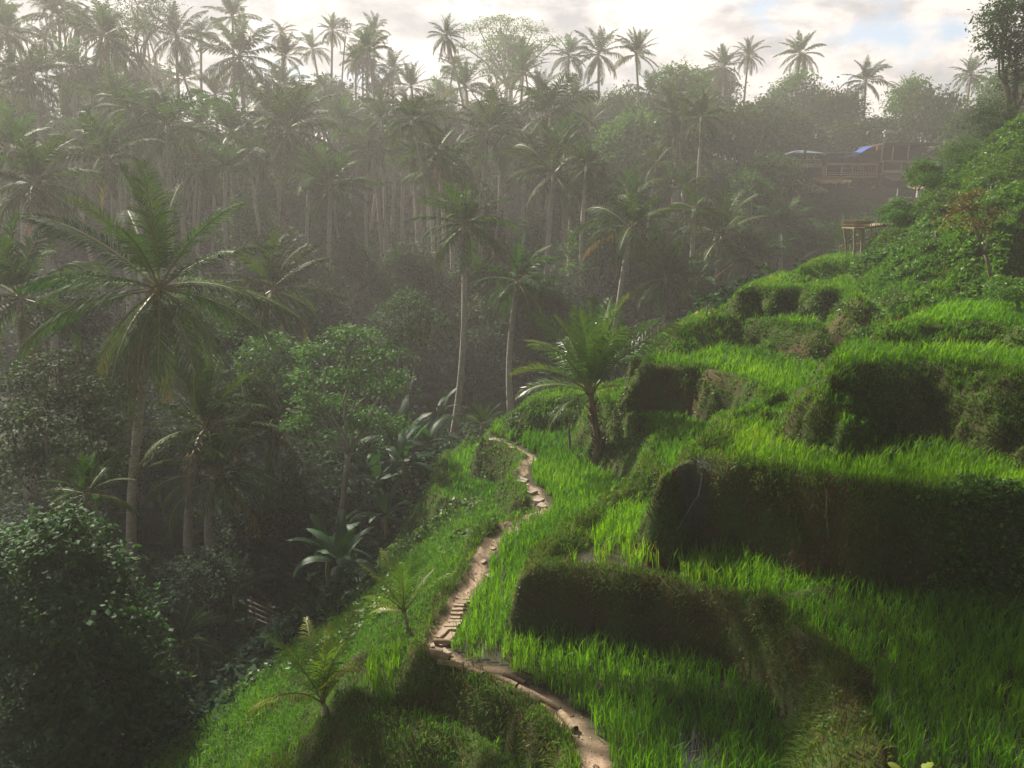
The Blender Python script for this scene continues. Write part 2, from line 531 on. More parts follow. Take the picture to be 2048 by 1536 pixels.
def pdist(x, y, line):
    d = np.full(x.shape, 1e9)
    for (ax, ay), (bx, by) in zip(line[:-1], line[1:]):
        ex, ey = bx - ax, by - ay
        t = np.clip(((x - ax) * ex + (y - ay) * ey) / (ex * ex + ey * ey + 1e-12), 0, 1)
        d = np.minimum(d, np.hypot(x - ax - t * ex, y - ay - t * ey))
    return d


PATH_PX = [(1195, 1580), (1185, 1500), (1130, 1428), (1062, 1382), (1000, 1352), (930, 1330), (882, 1313), (874, 1290), (890, 1258), (910, 1220),
           (932, 1185), (955, 1140), (962, 1118), (985, 1080), (1012, 1056), (1050, 1046), (1084, 1028), (1085, 1005), (1066, 978), (1040, 956), (1053, 930), (1068, 914), (1030, 895),
           (990, 876)]
PATH = [tuple(at_z(u, v, -6.95))[:2] for u, v in PATH_PX]
PATH2 = [tuple(at_z(u, v, -8.5))[:2] for u, v in ((912, 908), (898, 918), (893, 930))]
RIDGE = [tuple(at_z(u, v, -5.95))[:2] for u, v in ((1505, 1243), (1560, 1217), (1610, 1198), (1660, 1190))]
MOUND = [tuple(at_z(u, v, -5.9))[:2] for u, v in ((1672, 1360), (1690, 1440), (1705, 1500), (1712, 1620))]


def height(x, y):
    """terrain height, terrace index (-1 = open slope) and distance inside the terrace"""
    x = np.asarray(x, float)
    y = np.asarray(y, float)
    z = base_h(x, y)
    near = (y < 60) & (np.abs(x) < 45)
    z = z + np.where(near, 0.22 * fbm(x * 0.9, y * 0.9, 3, 3), 1.2 * fbm(x * 0.12, y * 0.12, 5, 3))
    k = np.full(x.shape, -1)
    ins = np.zeros(x.shape)
    wa = np.clip((25 - y) / 7, 0.30, 1) * np.where(y < 13.2, np.where(x > -0.5, 0.55, 0.4), 1)
    wx = x + wa * (0.34 * fbm(x * 0.9, y * 0.9, 11, 2) + 0.20 * vnoise(x * 2.6, y * 2.6, 12) + 0.08 * vnoise(x * 6.5, y * 6.5, 13))
    wy = y + wa * (0.34 * fbm(x * 0.9, y * 0.9, 21, 2) + 0.20 * vnoise(x * 2.6, y * 2.6, 22) + 0.08 * vnoise(x * 6.5, y * 6.5, 23))
    bump = 0.5 + vnoise(x * 1.7, y * 1.7, 31)
    for nm in TN:                       # the open slope never swallows a terrace
        h = TER[nm][0]
        P = TPOLY[nm]
        lo, hi_ = P.min(0) - 2.0, P.max(0) + 2.0
        m = (x > lo[0]) & (x < hi_[0]) & (y > lo[1]) & (y < hi_[1])
        if m.any():
            d = sdist(wx[m], wy[m], P)
            z[m] = np.minimum(z[m], h - 0.35 + 1.5 * np.maximum(d, 0) + 0.6 * np.maximum(d - 0.8, 0))
    for i, nm in enumerate(TN):
        h, s, _ = TER[nm]
        P = TPOLY[nm]
        lo, hi_ = P.min(0) - 2.5, P.max(0) + 2.5
        m = (x > lo[0]) & (x < hi_[0]) & (y > lo[1]) & (y < hi_[1])
        if not m.any():
            continue
        d = sdist(wx[m], wy[m], P)
        dp = np.maximum(d, 0)
        va = 1.0 if s > 2.5 else 0.5
        sl_ = s * (1 - va / 2 + va * bump[m]) * (1 + 0.5 * vnoise(x[m] * 5, y[m] * 5, 33) * wa[m])
        lim = LIM.get(nm, 3.0)
        drop = sl_ * dp * dp / (dp + 0.06)
        drop = np.where(drop > lim, lim + (drop - lim) * (5.0 / sl_), drop)
        t = h - drop + np.where(d > 0.05, 0.16 * fbm(x[m] * 3.5, y[m] * 3.5, 35, 2) * np.minimum(d * 4, 1) * min(s / 2.5, 1) * wa[m], 0)
        e = np.maximum(-d, 0)
        bh, bc, bw = (0.20, 0.20, 0.20) if nm in ('water', 'big') else (0.13, 0.12, 0.16)
        t = t + np.where(d < 0, bh * np.exp(-((e - bc) / bw) ** 2), bh * math.exp(-(bc / bw) ** 2))
        zm = z[m]
        up = t > zm
        zm[up] = t[up]
        z[m] = zm
        km = k[m]
        km[up] = i
        k[m] = km
        im = ins[m]
        im[up] = -d[up]
        ins[m] = im
    dr = pdist(x, y, RIDGE)
    z = z + 0.20 * np.exp(-(dr / 0.22) ** 2)
    dm = pdist(x, y, MOUND)
    z = np.where(dm < 1.5, np.maximum(z, -5.76 - 3.0 * np.maximum(dm - 0.03 - 0.13 * np.clip(9.6 - y, 0, 2), 0) ** 1.1 + 0.10 * bump), z)
    return z, k, ins


def axis(segs):
    out = []
    for a, b, st in segs:
        out.append(np.arange(a, b, st))
    out.append([segs[-1][1]])
    return np.concatenate(out)


GX = axis([(-190, -70, 6), (-70, -30, 1.6), (-30, -10, 0.5), (-10, -5, 0.14), (-5, 12, 0.075), (12, 20, 0.14), (20, 34, 0.4), (34, 90, 1.6), (90, 190, 6)])
GY = axis([(-4, 3, 0.5), (3, 7, 0.2), (7, 26.5, 0.075), (26.5, 40, 0.16), (40, 60, 0.5), (60, 130, 1.5), (130, 230, 5)])
mxx, myy = np.meshgrid(GX, GY)
fx_, fy_ = mxx.ravel(), myy.ravel()
GZ, GK, GI = height(fx_, fy_)
GZ2 = GZ.reshape(mxx.shape)


def G(x, y):
    x = np.asarray(x, float)
    y = np.asarray(y, float)
    i = np.clip(np.searchsorted(GX, x) - 1, 0, len(GX) - 2)
    j = np.clip(np.searchsorted(GY, y) - 1, 0, len(GY) - 2)
    tx = np.clip((x - GX[i]) / (GX[i + 1] - GX[i]), 0, 1)
    ty = np.clip((y - GY[j]) / (GY[j + 1] - GY[j]), 0, 1)
    return (GZ2[j, i] * (1 - tx) + GZ2[j, i + 1] * tx) * (1 - ty) + (GZ2[j + 1, i] * (1 - tx) + GZ2[j + 1, i + 1] * tx) * ty


def gz(x, y):
    return float(G([x], [y])[0])


def hit(u, v, y0=4.0, y1=160.0):
    """where the sight line through a photo pixel meets the ground"""
    ys = np.concatenate([np.arange(y0, 45, 0.04), np.arange(45, y1, 0.3)])
    r = ray(u, v)
    xs, zs = ys * r.x / r.y, ys * r.z / r.y
    b = np.nonzero(zs <= G(xs, ys))[0]
    i = b[0] if len(b) else len(ys) - 1
    return Vector((xs[i], ys[i], G(xs[i:i + 1], ys[i:i + 1])[0]))


# zones
ZONE = np.array([(-10, 2), (-8.5, 10), (-7.3, 13), (-6.0, 15.7), (-5.1, 17.9), (-4.1, 19.9), (-3.5, 22.9), (-3.3, 27.6), (-1, 28.3), (4, 27.6), (6.3, 27.6),
                 (8.3, 30), (10.5, 34), (15, 38), (24, 44), (60, 60), (60, -6), (-10, -6)])
dpath = np.minimum(pdist(fx_, fy_, PATH), pdist(fx_, fy_, PATH2))
pathm = np.clip(1.25 - (dpath + 0.16 * fbm(fx_ * 3, fy_ * 3, 77, 3)) / np.where(fy_ > 20, 0.10, np.where(fy_ > 12.6, 0.14, 0.19)), 0, 1)
zone = np.clip(0.5 - sdist(fx_, fy_, ZONE) / 1.2, 0, 1)
TLEV = np.array([TER[k_][0] for k_ in TN] + [0.0])
paddy = ((GK >= 0) & (GI > 0.34) & (np.abs(GZ - TLEV[GK]) < 0.09)).astype(float)


def spot(u0, v0, z, ru, rv):
    c = at_z(u0, v0, z)
    return c, ru, rv


def blob(u, v, Y, r, seed):
    c = at_y(u, v, Y)
    d = np.sqrt((fx_ - c.x) ** 2 + (fy_ - c.y) ** 2) + 0.5 * r * fbm(fx_ * 2, fy_ * 2, seed, 3)
    return np.clip(1.6 - d / r, 0, 1)


soil = np.maximum.reduce([blob(1700, 690, 22.5, 1.3, 41), blob(1640, 715, 22.2, 1.1, 42), blob(1560, 720, 22.6, 0.8, 46), blob(1430, 800, 20.8, 0.6, 43),
                          blob(1480, 790, 20.3, 0.55, 44), blob(1640, 1110, 12.4, 0.5, 45), blob(1360, 690, 24.6, 0.9, 47), blob(1780, 655, 21, 0.9, 48),
                          blob(1260, 735, 23.5, 0.6, 49)])
soil *= np.clip(0.55 + 1.6 * fbm(fx_ * 3, fy_ * 3 + GZ * 3, 52, 3), 0, 1)
wet = 0.7 * blob(1378, 1020, 13.6, 0.27, 51)
faces = []
ny, nx = mxx.shape
idx = np.arange(ny * nx).reshape(ny, nx)
q = np.stack([idx[:-1, :-1].ravel(), idx[:-1, 1:].ravel(), idx[1:, 1:].ravel(), idx[1:, :-1].ravel()], 1)

m, n, l = newmat('terrain_ground')
tcn = N(n, 'ShaderNodeTexCoord')
nA = N(n, 'ShaderNodeTexNoise', i_Scale=1.6, i_Detail=8.0, i_Roughness=0.65)
nB = N(n, 'ShaderNodeTexNoise', i_Scale=14.0, i_Detail=6.0, i_Roughness=0.7)
l.new(tcn.outputs['Object'], nA.inputs[0])
l.new(tcn.outputs['Object'], nB.inputs[0])
turf = ramp(n, [(0.30, (0.045, 0.035, 0.018)), (0.46, (0.06, 0.06, 0.018)), (0.60, (0.05, 0.085, 0.015))])
l.new(nA.outputs[0], turf.inputs[0])
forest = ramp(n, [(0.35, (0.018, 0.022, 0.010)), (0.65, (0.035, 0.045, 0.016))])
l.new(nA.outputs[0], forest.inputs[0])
soilc = ramp(n, [(0.3, (0.07, 0.038, 0.022)), (0.7, (0.17, 0.095, 0.055))])
l.new(nB.outputs[0], soilc.inputs[0])
pathc = ramp(n, [(0.3, (0.36, 0.25, 0.17)), (0.7, (0.58, 0.42, 0.31))])
l.new(nB.outputs[0], pathc.inputs[0])
mud = ramp(n, [(0.3, (0.035, 0.03, 0.018)), (0.7, (0.07, 0.06, 0.035))])
l.new(nB.outputs[0], mud.inputs[0])
wetc = ramp(n, [(0.3, (0.05, 0.05, 0.055)), (0.7, (0.12, 0.12, 0.135))])
l.new(nB.outputs[0], wetc.inputs[0])
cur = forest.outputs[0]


def mixin(attr, col):
    global cur
    a = N(n, 'ShaderNodeAttribute', attribute_name=attr)
    mxn = N(n, 'ShaderNodeMix', data_type='RGBA')
    l.new(a.outputs['Fac'], mxn.inputs['Factor'])
    l.new(cur, mxn.inputs['A'])
    l.new(col.outputs[0], mxn.inputs['B'])
    cur = mxn.outputs['Result']


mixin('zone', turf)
mixin('paddy', mud)
mixin('soil', soilc)
mixin('wet', wetc)
mixin('path', pathc)
p = N(n, 'ShaderNodeBsdfPrincipled')
l.new(cur, p.inputs['Base Color'])
aw = N(n, 'ShaderNodeAttribute', attribute_name='wet')
mrw = N(n, 'ShaderNodeMapRange')
mrw.inputs[3].default_value, mrw.inputs[4].default_value = 0.9, 0.28
l.new(aw.outputs['Fac'], mrw.inputs[0])
l.new(mrw.outputs[0], p.inputs['Roughness'])
p.inputs['Specular IOR Level'].default_value = 0.25
bp = N(n, 'ShaderNodeBump', i_Strength=0.7, i_Distance=0.05)
l.new(nB.outputs[0], bp.inputs['Height'])
l.new(bp.outputs[0], p.inputs['Normal'])
o = N(n, 'ShaderNodeOutputMaterial')
l.new(p.outputs[0], o.inputs[0])
M_GROUND = m
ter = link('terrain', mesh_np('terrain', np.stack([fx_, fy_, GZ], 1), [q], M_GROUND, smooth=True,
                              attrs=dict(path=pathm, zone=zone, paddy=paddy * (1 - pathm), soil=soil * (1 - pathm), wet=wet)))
tag(ter, 'terraced valley side dropping to a wooded gorge and rising beyond', 'hillside', kind='structure')

# ------------------------------------------------------------------ paddy water
m, n, l = newmat('paddy_water')
p = N(n, 'ShaderNodeBsdfPrincipled', i_Roughness=0.06)
p.inputs['Base Color'].default_value = (0.045, 0.04, 0.025, 1)
p.inputs['Specular IOR Level'].default_value = 0.7
tcn = N(n, 'ShaderNodeTexCoord')
nz = N(n, 'ShaderNodeTexNoise', i_Scale=5.0, i_Detail=3.0)
l.new(tcn.outputs['Object'], nz.inputs[0])
bp = N(n, 'ShaderNodeBump', i_Strength=0.06, i_Distance=0.02)
l.new(nz.outputs[0], bp.inputs['Height'])
l.new(bp.outputs[0], p.inputs['Normal'])
o = N(n, 'ShaderNodeOutputMaterial')
l.new(p.outputs[0], o.inputs[0])
M_WATER = m


def water(nm, label, dz=0.012):
    h = TER[nm][0]
    ok = ((GK == TN.index(nm)) & (GI > 0.36) & (np.abs(GZ - h) < 0.10) & (dpath > 0.30)).reshape(ny, nx)
    qm = ok[:-1, :-1] & ok[:-1, 1:] & ok[1:, 1:] & ok[1:, :-1]
    qq = q.reshape(ny - 1, nx - 1, 4)[qm]
    u_, inv = np.unique(qq, return_inverse=True)
    v = np.stack([fx_[u_], fy_[u_], np.full(len(u_), h + dz)], 1)
    w = link('paddy_water', mesh_np('paddy_water', v, [inv.reshape(-1, 4)], M_WATER))
    tag(w, label, 'water', kind='structure')


water('water', 'shallow reflecting water standing in the paddy above the dark mossy wall')
water('path', 'thin sheet of muddy water under the rice beside the plank path', 0.010)
water('big', 'shallow muddy water under the rice on the broad upper terrace', 0.008)
# ------------------------------------------------------------------ blades and loose leaves
rg = np.random.default_rng(7)


def blades(P, H, Wd, bend, seed=0, spread=0.35, stiff=0.5, tone=None):
    """one curved blade per row of P: a quad and a tip triangle"""
    r = np.random.default_rng(seed)
    nn = len(P)
    az = r.uniform(0, 2 * np.pi, nn)
    out = np.stack([np.cos(az), np.sin(az), np.zeros(nn)], 1)
    side = np.stack([-np.sin(az + r.normal(0, .5, nn)), np.cos(az), np.zeros(nn)], 1)
    tilt = np.abs(r.normal(0, spread, nn))
    b = bend * r.uniform(0.3, 1.4, nn)
    H = H[:, None]
    mid = P + out * (np.sin(tilt)[:, None] * H * stiff) + np.array([0, 0, 1.0]) * (np.cos(tilt)[:, None] * H * stiff)
    t2 = tilt + b
    tip = mid + (out * np.sin(t2)[:, None] + np.array([0, 0, 1.0]) * np.cos(t2)[:, None]) * H * (1 - stiff)
    w = Wd[:, None] * 0.5
    V = np.stack([P - side * w * 0.8, P + side * w * 0.8, mid - side * w, mid + side * w, tip], 1).reshape(-1, 3)
    b0 = np.arange(nn)[:, None] * 5
    Q = b0 + np.array([[0, 1, 3, 2]])
    T = b0 + np.array([[2, 3, 4]])
    if tone is None:
        tone = np.clip(r.beta(2.2, 2.2, nn), 0, 1)
    return V, Q, T, np.repeat(tone, 5)


def leafquads(P, D, S, L, Wd, fold=0.25, tone=None, seed=0):
    """kite shaped leaves: P base, D direction, S side (unit), length, width"""
    r = np.random.default_rng(seed)
    nn = len(P)
    Nn = np.cross(S, D)
    L = L[:, None]
    w = Wd[:, None] * 0.5
    a = P
    m_ = P + D * L * 0.42
    lf = m_ + S * w - Nn * w * fold
    rt = m_ - S * w - Nn * w * fold
    tip = P + D * L - np.array([0, 0, 1.0]) * L * 0.12
    V = np.stack([a, lf, tip, rt], 1).reshape(-1, 3)
    Q = np.arange(nn)[:, None] * 4 + np.array([[0, 3, 2, 1]])
    if tone is None:
        tone = r.uniform(0, 1, nn)
    return V, Q, np.repeat(tone, 4)


def rand_dirs(r, nn, up=0.0, droop=0.0):
    d = r.normal(0, 1, (nn, 3))
    d[:, 2] = d[:, 2] * 0.55 + up - droop
    d /= np.linalg.norm(d, axis=1)[:, None]
    s = np.cross(d, np.array([0, 0, 1.0]) + r.normal(0, 0.45, (nn, 3)))
    s /= np.linalg.norm(s, axis=1)[:, None] + 1e-9
    return d, s


def stuff(name, me, label, cat):
    return tag(link(name, me), label, cat, kind='stuff')


# ------------------------------------------------------------------ rice
def rice(nm, spacing, per, h, w, label, seed, keep=None, margin=0.30, bend=0.55):
    lvl = TER[nm][0]
    P = TPOLY[nm]
    x0, y0 = P.min(0)
    x1, y1 = P.max(0)
    x0, x1, y0, y1 = max(x0, -12), min(x1, 15), max(y0, 5.5), min(y1, 40)
    r = np.random.default_rng(seed)
    gx, gy = np.meshgrid(np.arange(x0, x1, spacing), np.arange(y0, y1, spacing))
    gx = gx.ravel() + r.normal(0, spacing * 0.22, gx.size)
    gy = gy.ravel() + r.normal(0, spacing * 0.22, gy.size)
    z, k, ins = height(gx, gy)
    ok = (k == TN.index(nm)) & (ins > margin) & (np.abs(z - lvl) < 0.14)
    ok &= pdist(gx, gy, PATH) > 0.25 + 0.10 * vnoise(gx * 2, gy * 2, 5)
    ok &= np.abs(gx) < gy * 0.75 + 1.5
    if keep is not None:
        ok &= r.uniform(0, 1, gx.size) < keep(gx, gy)
    gx, gy = gx[ok], gy[ok]
    hh = h * (1 + 0.55 * fbm(gx * 0.55, gy * 0.55, seed, 3)) * r.uniform(0.82, 1.18, len(gx))
    ht = np.clip(0.46 + 0.95 * fbm(gx * 0.4, gy * 0.4, seed + 3, 3), 0, 1)
    ok2 = fbm(gx * 1.6, gy * 1.6, seed + 7, 2) > -0.42
    gx, gy, hh, ht = gx[ok2], gy[ok2], hh[ok2], ht[ok2]
    X = np.repeat(gx, per) + r.normal(0, 0.032, len(gx) * per)
    Y = np.repeat(gy, per) + r.normal(0, 0.032, len(gx) * per)
    Z = np.full(len(X), lvl - 0.03)
    H = np.repeat(hh, per) * r.uniform(0.6, 1.15, len(X))
    dist = np.hypot(X, Y)
    Wd = w * (0.7 + 0.6 * r.uniform(0, 1, len(X))) * np.clip(dist / 12, 1, 1.8)
    tone = np.clip(0.55 * np.repeat(ht, per) + 0.45 * r.uniform(0, 1, len(X)), 0, 1)
    V, Q, T, tn = blades(np.stack([X, Y, Z], 1), H, Wd, bend, seed + 1, 0.20, 0.62, tone)
    stuff('rice_plants', mesh_np('rice_plants', V, [Q, T], M_RICE, tone=tn), label, 'rice')


wc = [at_z(u, v, -6.0) for u, v in ((1180, 1135), (1260, 1150), (1210, 1120), (1290, 1160))]


def keep_water(x, y):
    d = np.minimum.reduce([np.hypot(x - c.x, (y - c.y)) for c in wc])
    return np.where(d < 0.6, 0.22, 1.0)


wc2 = [at_z(u, v, -7.0) for u, v in ((950, 1318), (985, 1325), (1380, 1520))]


def keep_path(x, y):
    d = np.minimum.reduce([np.hypot(x - c.x, (y - c.y)) for c in wc2])
    return np.where(d < 0.35, 0.15, 1.0)


rice('path', 0.145, 13, 0.46, 0.011, 'tall bright green rice growing beside the stepped plank path', 101, keep_path, margin=0.22)
rice('lower', 0.15, 12, 0.42, 0.011, 'dark green rice on the small lowest terrace under the path bend', 102)
rice('ledge', 0.15, 10, 0.32, 0.012, 'short green rice on the small ledge left of the upper path', 103)
rice('water', 0.15, 13, 0.44, 0.011, 'rice standing in reflecting water above the dark mossy wall', 104, keep_water, margin=0.52)
rice('mid', 0.15, 10, 0.36, 0.013, 'even bright rice in the paddy just right of the young coconut palm', 105)
rice('mound', 0.16, 8, 0.22, 0.013, 'short grass on the low mound behind the young coconut palm', 106, margin=0.1)
rice('big', 0.14, 12, 0.42, 0.011, 'sunlit rice on the broad terrace above the tall rock wall', 107, margin=0.42)
rice('upper', 0.15, 10, 0.40, 0.013, 'narrow band of bright rice on the curved terrace with an eroded bank', 108, margin=0.2)
rice('bright', 0.14, 12, 0.48, 0.012, 'vivid yellow green rice on the terrace crowning the grassy bank', 109, margin=0.1, bend=0.8)
rice('brow', 0.16, 10, 0.45, 0.012, 'tufted yellow green grass on the brow under the bushy hillside', 110, margin=0.1, bend=0.9)
rice('far_a', 0.18, 8, 0.36, 0.016, 'soft green rice on the rounded terrace beneath the papaya tree', 111, margin=0.1)
rice('far_b', 0.18, 8, 0.30, 0.016, 'grass on the flat top of the buttressed green bank', 112, margin=0.05)
rice('far_c', 0.18, 8, 0.30, 0.016, 'grass on the topmost small terrace below the wooden lookout', 113, margin=0.05)


# ------------------------------------------------------------------ turf, grass and herbs of the open slopes
def scatter(xr, yr, dens, seed, zonepoly=ZONE, inside=True):
    r = np.random.default_rng(seed)
    nn = int((xr[1] - xr[0]) * (yr[1] - yr[0]) * dens)
    x = r.uniform(*xr, nn)
    y = r.uniform(*yr, nn)
    d = sdist(x, y, zonepoly)
    ok = ((d < 0.1) if inside else (d > -0.3)) & (np.abs(x) < y * 0.72 + 2)
    return x[ok], y[ok], r


def classify(x, y):
    z, k, ins = height(x, y)
    e = 0.06
    zx = (G(x + e, y) - G(x - e, y)) / (2 * e)
    zy = (G(x, y + e) - G(x, y - e)) / (2 * e)
    return z, k, ins, np.hypot(zx, zy), zx, zy


def pick(vals, x, y):
    """bilinear lookup of a per-vertex mask"""
    i = np.clip(np.searchsorted(GX, x) - 1, 0, len(GX) - 2)
    j = np.clip(np.searchsorted(GY, y) - 1, 0, len(GY) - 2)
    return vals.reshape(ny, nx)[j, i]


def turf_layer(xr, yr, dens, seed):
    x, y, r = scatter(xr, yr, dens, seed)
    z, k, ins, sl_, zx, zy = classify(x, y)
    pd = np.minimum(pdist(x, y, PATH), pdist(x, y, PATH2))
    flat = (k >= 0) & (ins > np.where((k == TN.index('water')) | (k == TN.index('big')), 0.55, 0.34)) & (np.abs(z - TLEV[k]) < 0.08)
    bare = pick(soil, x, y) * 0.8 + 0.75 * pick(wet, x, y)
    ok = ~flat & (pd > 0.19 + 0.18 * fbm(x * 4, y * 4, 3, 2)) & (r.uniform(0, 1, len(x)) > bare)
    x, y, z, sl_, k, ins = x[ok], y[ok], z[ok], sl_[ok], k[ok], ins[ok]
    zx, zy = zx[ok], zy[ok]
    return x, y, z, sl_, k, ins, zx, zy, r


# mossy turf on walls and bunds
x, y, z, s_, k, ins, zx, zy, r = turf_layer((-7, 14), (6.5, 31), 900, 201)
wall = (s_ > 1.2) | ((k >= 0) & (ins > 0) & (ins < 0.55)) | (pdist(x, y, MOUND) < 1.2) | ((k == TN.index('water')) & (ins <= 0))
wall &= (y < 15.5) | (x < 3.2) & (y < 17)
wall &= (k != TN.index('lower')) & (k != TN.index('ledge'))
x, y, z, s_, zx, zy, ins = x[wall], y[wall], z[wall], s_[wall], zx[wall], zy[wall], ins[wall]
# walls are steep: repeat by their true area
rep = np.clip(np.round(np.sqrt(1 + s_ ** 2) * 0.8), 1, 3).astype(int)
x, y, s_, zx, zy, ins = [np.repeat(a, rep) for a in (x, y, s_, zx, zy, ins)]
x = x + r.normal(0, 0.02, len(x))
y = y + r.normal(0, 0.02, len(y))
z = G(x, y)
dist = np.hypot(x, y)
patch = np.clip(0.45 + 0.9 * fbm(x * 1.3 + z, y * 1.3 - z, 61, 3), 0, 1)
H = (0.05 + 0.10 * patch) * r.uniform(0.5, 1.4, len(x)) * np.clip(dist / 14, 1, 1.5)
Wd = 0.010 * r.uniform(0.7, 1.5, len(x)) * np.clip(dist / 12, 1, 1.9)
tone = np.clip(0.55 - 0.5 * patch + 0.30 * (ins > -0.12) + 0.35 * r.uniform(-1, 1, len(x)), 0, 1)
nrm = np.stack([-zx, -zy, np.ones_like(zx)], 1)
nrm /= np.linalg.norm(nrm, axis=1)[:, None]
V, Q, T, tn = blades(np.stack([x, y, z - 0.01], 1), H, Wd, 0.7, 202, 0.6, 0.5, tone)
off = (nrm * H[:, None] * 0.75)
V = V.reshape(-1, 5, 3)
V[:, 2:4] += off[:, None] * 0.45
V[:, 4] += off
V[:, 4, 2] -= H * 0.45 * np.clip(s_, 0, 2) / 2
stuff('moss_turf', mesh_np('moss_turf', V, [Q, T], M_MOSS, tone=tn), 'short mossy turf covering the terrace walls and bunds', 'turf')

# longer grass on open slopes
x, y, z, s_, k, ins, zx, zy, r = turf_layer((-10, 20), (6.5, 44), 850, 211)
dist = np.hypot(x, y)
keep = ((s_ < 1.6) | (y > 15) | (k == TN.index('lower')) | (k == TN.index('ledge'))) & (r.uniform(0, 1, len(x)) < np.clip(17 / dist, 0.25, 1) ** 1.0)
keep &= ~((k == TN.index('water')) & (ins <= 0) & (y < 13.5)) & ~((pdist(x, y, MOUND) < 0.9) & (y < 11))
keep &= (k < 0) | (ins < 0.0) | (r.uniform(0, 1, len(x)) < 0.5)
x, y, z, s_, k, dist = [a[keep] for a in (x, y, z, s_, k, dist)]
patch = np.clip(0.5 + 0.9 * fbm(x * 0.8, y * 0.8, 71, 3), 0.05, 1)
H = (0.10 + 0.28 * patch) * r.uniform(0.5, 1.3, len(x))
H *= np.where(k >= 0, 0.65, 1.0) * np.where((k >= 0) & (s_ > 1.0), 0.75, 1.0)
Wd = 0.010 * r.uniform(0.7, 1.6, len(x)) * np.clip(dist / 12, 1, 2.6)
tone = np.clip(0.25 + 0.5 * patch + 0.35 * r.uniform(-1, 1, len(x)), 0, 1)
V, Q, T, tn = blades(np.stack([x, y, z - 0.02], 1), H, Wd, 0.9, 212, 0.35, 0.55, tone)
stuff('bank_grass', mesh_np('bank_grass', V, [Q, T], M_GRASS, tone=tn), 'loose green grass covering the slopes between path and forest', 'grass')

# fringe of taller grass along the lips of the terraces
xs, ys_ = [], []
for nm in TN:
    P = TPOLY[nm]
    for (ax, ay), (bx, by) in zip(P, np.roll(P, -1, 0)):
        L = math.hypot(bx - ax, by - ay)
        mN = int(L * 55)
        t = rg.uniform(0, 1, mN)
        xs.append(ax + (bx - ax) * t + rg.normal(0, 0.14, mN))
        ys_.append(ay + (by - ay) * t + rg.normal(0, 0.14, mN))
x, y = np.concatenate(xs), np.concatenate(ys_)
ok = (np.abs(x) < y * 0.72 + 1) & (x < 14) & (y > 6) & (pdist(x, y, PATH) > 0.3)
x, y = x[ok], y[ok]
z, k, ins = height(x, y)
ok = (k >= 0) & (ins > -0.25) & (ins < 0.35) & (fbm(x * 0.9, y * 0.9, 88, 2) > np.where(k == TN.index('water'), 0.15, -0.12))
x, y, z = x[ok], y[ok], z[ok]
x, y, z = [np.repeat(a, 4) for a in (x, y, z)]
x = x + rg.normal(0, 0.03, len(x))
y = y + rg.normal(0, 0.03, len(x))
z = G(x, y)
dist = np.hypot(x, y)
H = 0.17 * rg.uniform(0.4, 1.5, len(x))
V, Q, T, tn = blades(np.stack([x, y, z - 0.02], 1), H, 0.009 * np.clip(dist / 12, 1, 2) * rg.uniform(.7, 1.4, len(x)), 1.2, 222, 0.5, 0.55,
                     np.clip(0.55 + 0.3 * rg.normal(0, 1, len(x)), 0, 1))
stuff('bund_grass', mesh_np('bund_grass', V, [Q, T], M_GRASS, tone=tn), 'fringe of drooping grass along the terrace edges', 'grass')


# bushy herbs and creepers on the upper right hillside, the wall at the right edge and patches of the left slope
def herb_layer(x, y, nleaf, size, bush, seed, tone0=0.5):
    r = np.random.default_rng(seed)
    bh = np.clip(0.35 + 1.3 * fbm(x * 0.7, y * 0.7, seed, 3), 0.02, 1.3) * bush
    z = G(x, y)
    X = np.repeat(x, nleaf)
    Y = np.repeat(y, nleaf)
    B = np.repeat(bh, nleaf)
    rad = 0.11 + 0.12 * B
    th = r.uniform(0, 2 * np.pi, len(X))
    rr = np.sqrt(r.uniform(0, 1, len(X))) * rad
    X = X + np.cos(th) * rr
    Y = Y + np.sin(th) * rr
    Z = G(X, Y) + B * r.beta(2.5, 1.2, len(X)) + 0.02
    D, S = rand_dirs(r, len(X), up=0.15)
    dist = np.hypot(X, Y)
    L = size * r.uniform(0.6, 1.5, len(X)) * np.clip(dist / 14, 0.9, 2.2)
    tn_ = np.clip(tone0 + 0.5 * fbm(X * 0.8, Y * 0.8, seed + 9, 2) + r.normal(0, 0.22, len(X)), 0, 1)
    return leafquads(np.stack([X, Y, Z], 1), D, S, L, L * 0.62, 0.3, tn_, seed)


x, y, r = scatter((5, 26), (14, 44), 22, 301)
z, k, ins, s_, zx, zy = classify(x, y)
up = (k < 0) & (x > 6.3) & (y > 16) & (r.uniform(0, 1, len(x)) > pick(soil, x, y) * 0.9)
up &= (vnoise(x * 0.5, y * 0.5, 303) > np.where(y > 27, -0.3, -0.02))
V, Q, tn = herb_layer(x[up], y[up], 26, 0.068, 0.70, 302)
stuff('hillside_herbs', mesh_np('hillside_herbs', V, [Q], M_HERB, tone=tn), 'leafy weeds and low bushes covering the upper right hillside', 'weeds')

xs = [at_z(u, v, zz) for u, v, zz in ((1960, 1130, -5.2), (2010, 1060, -4.8), (1900, 1200, -5.7), (2040, 1180, -5.5), (1980, 1240, -5.9), (1930, 1090, -4.9))]
px_ = np.concatenate([rg.normal(c.x, 0.45, 130) for c in xs])
py_ = np.concatenate([rg.normal(c.y, 0.30, 130) for c in xs])
zk, kk, ii = height(px_, py_)
ok = ~((kk >= 0) & (ii > 0.6))
V, Q, tn = herb_layer(px_[ok], py_[ok], 9, 0.085, 0.30, 311, 0.45)
stuff('creeper_leaves', mesh_np('creeper_leaves', V, [Q], M_HERB, tone=tn), 'dark leafy creeper spilling down the terrace wall at the right edge', 'creeper')

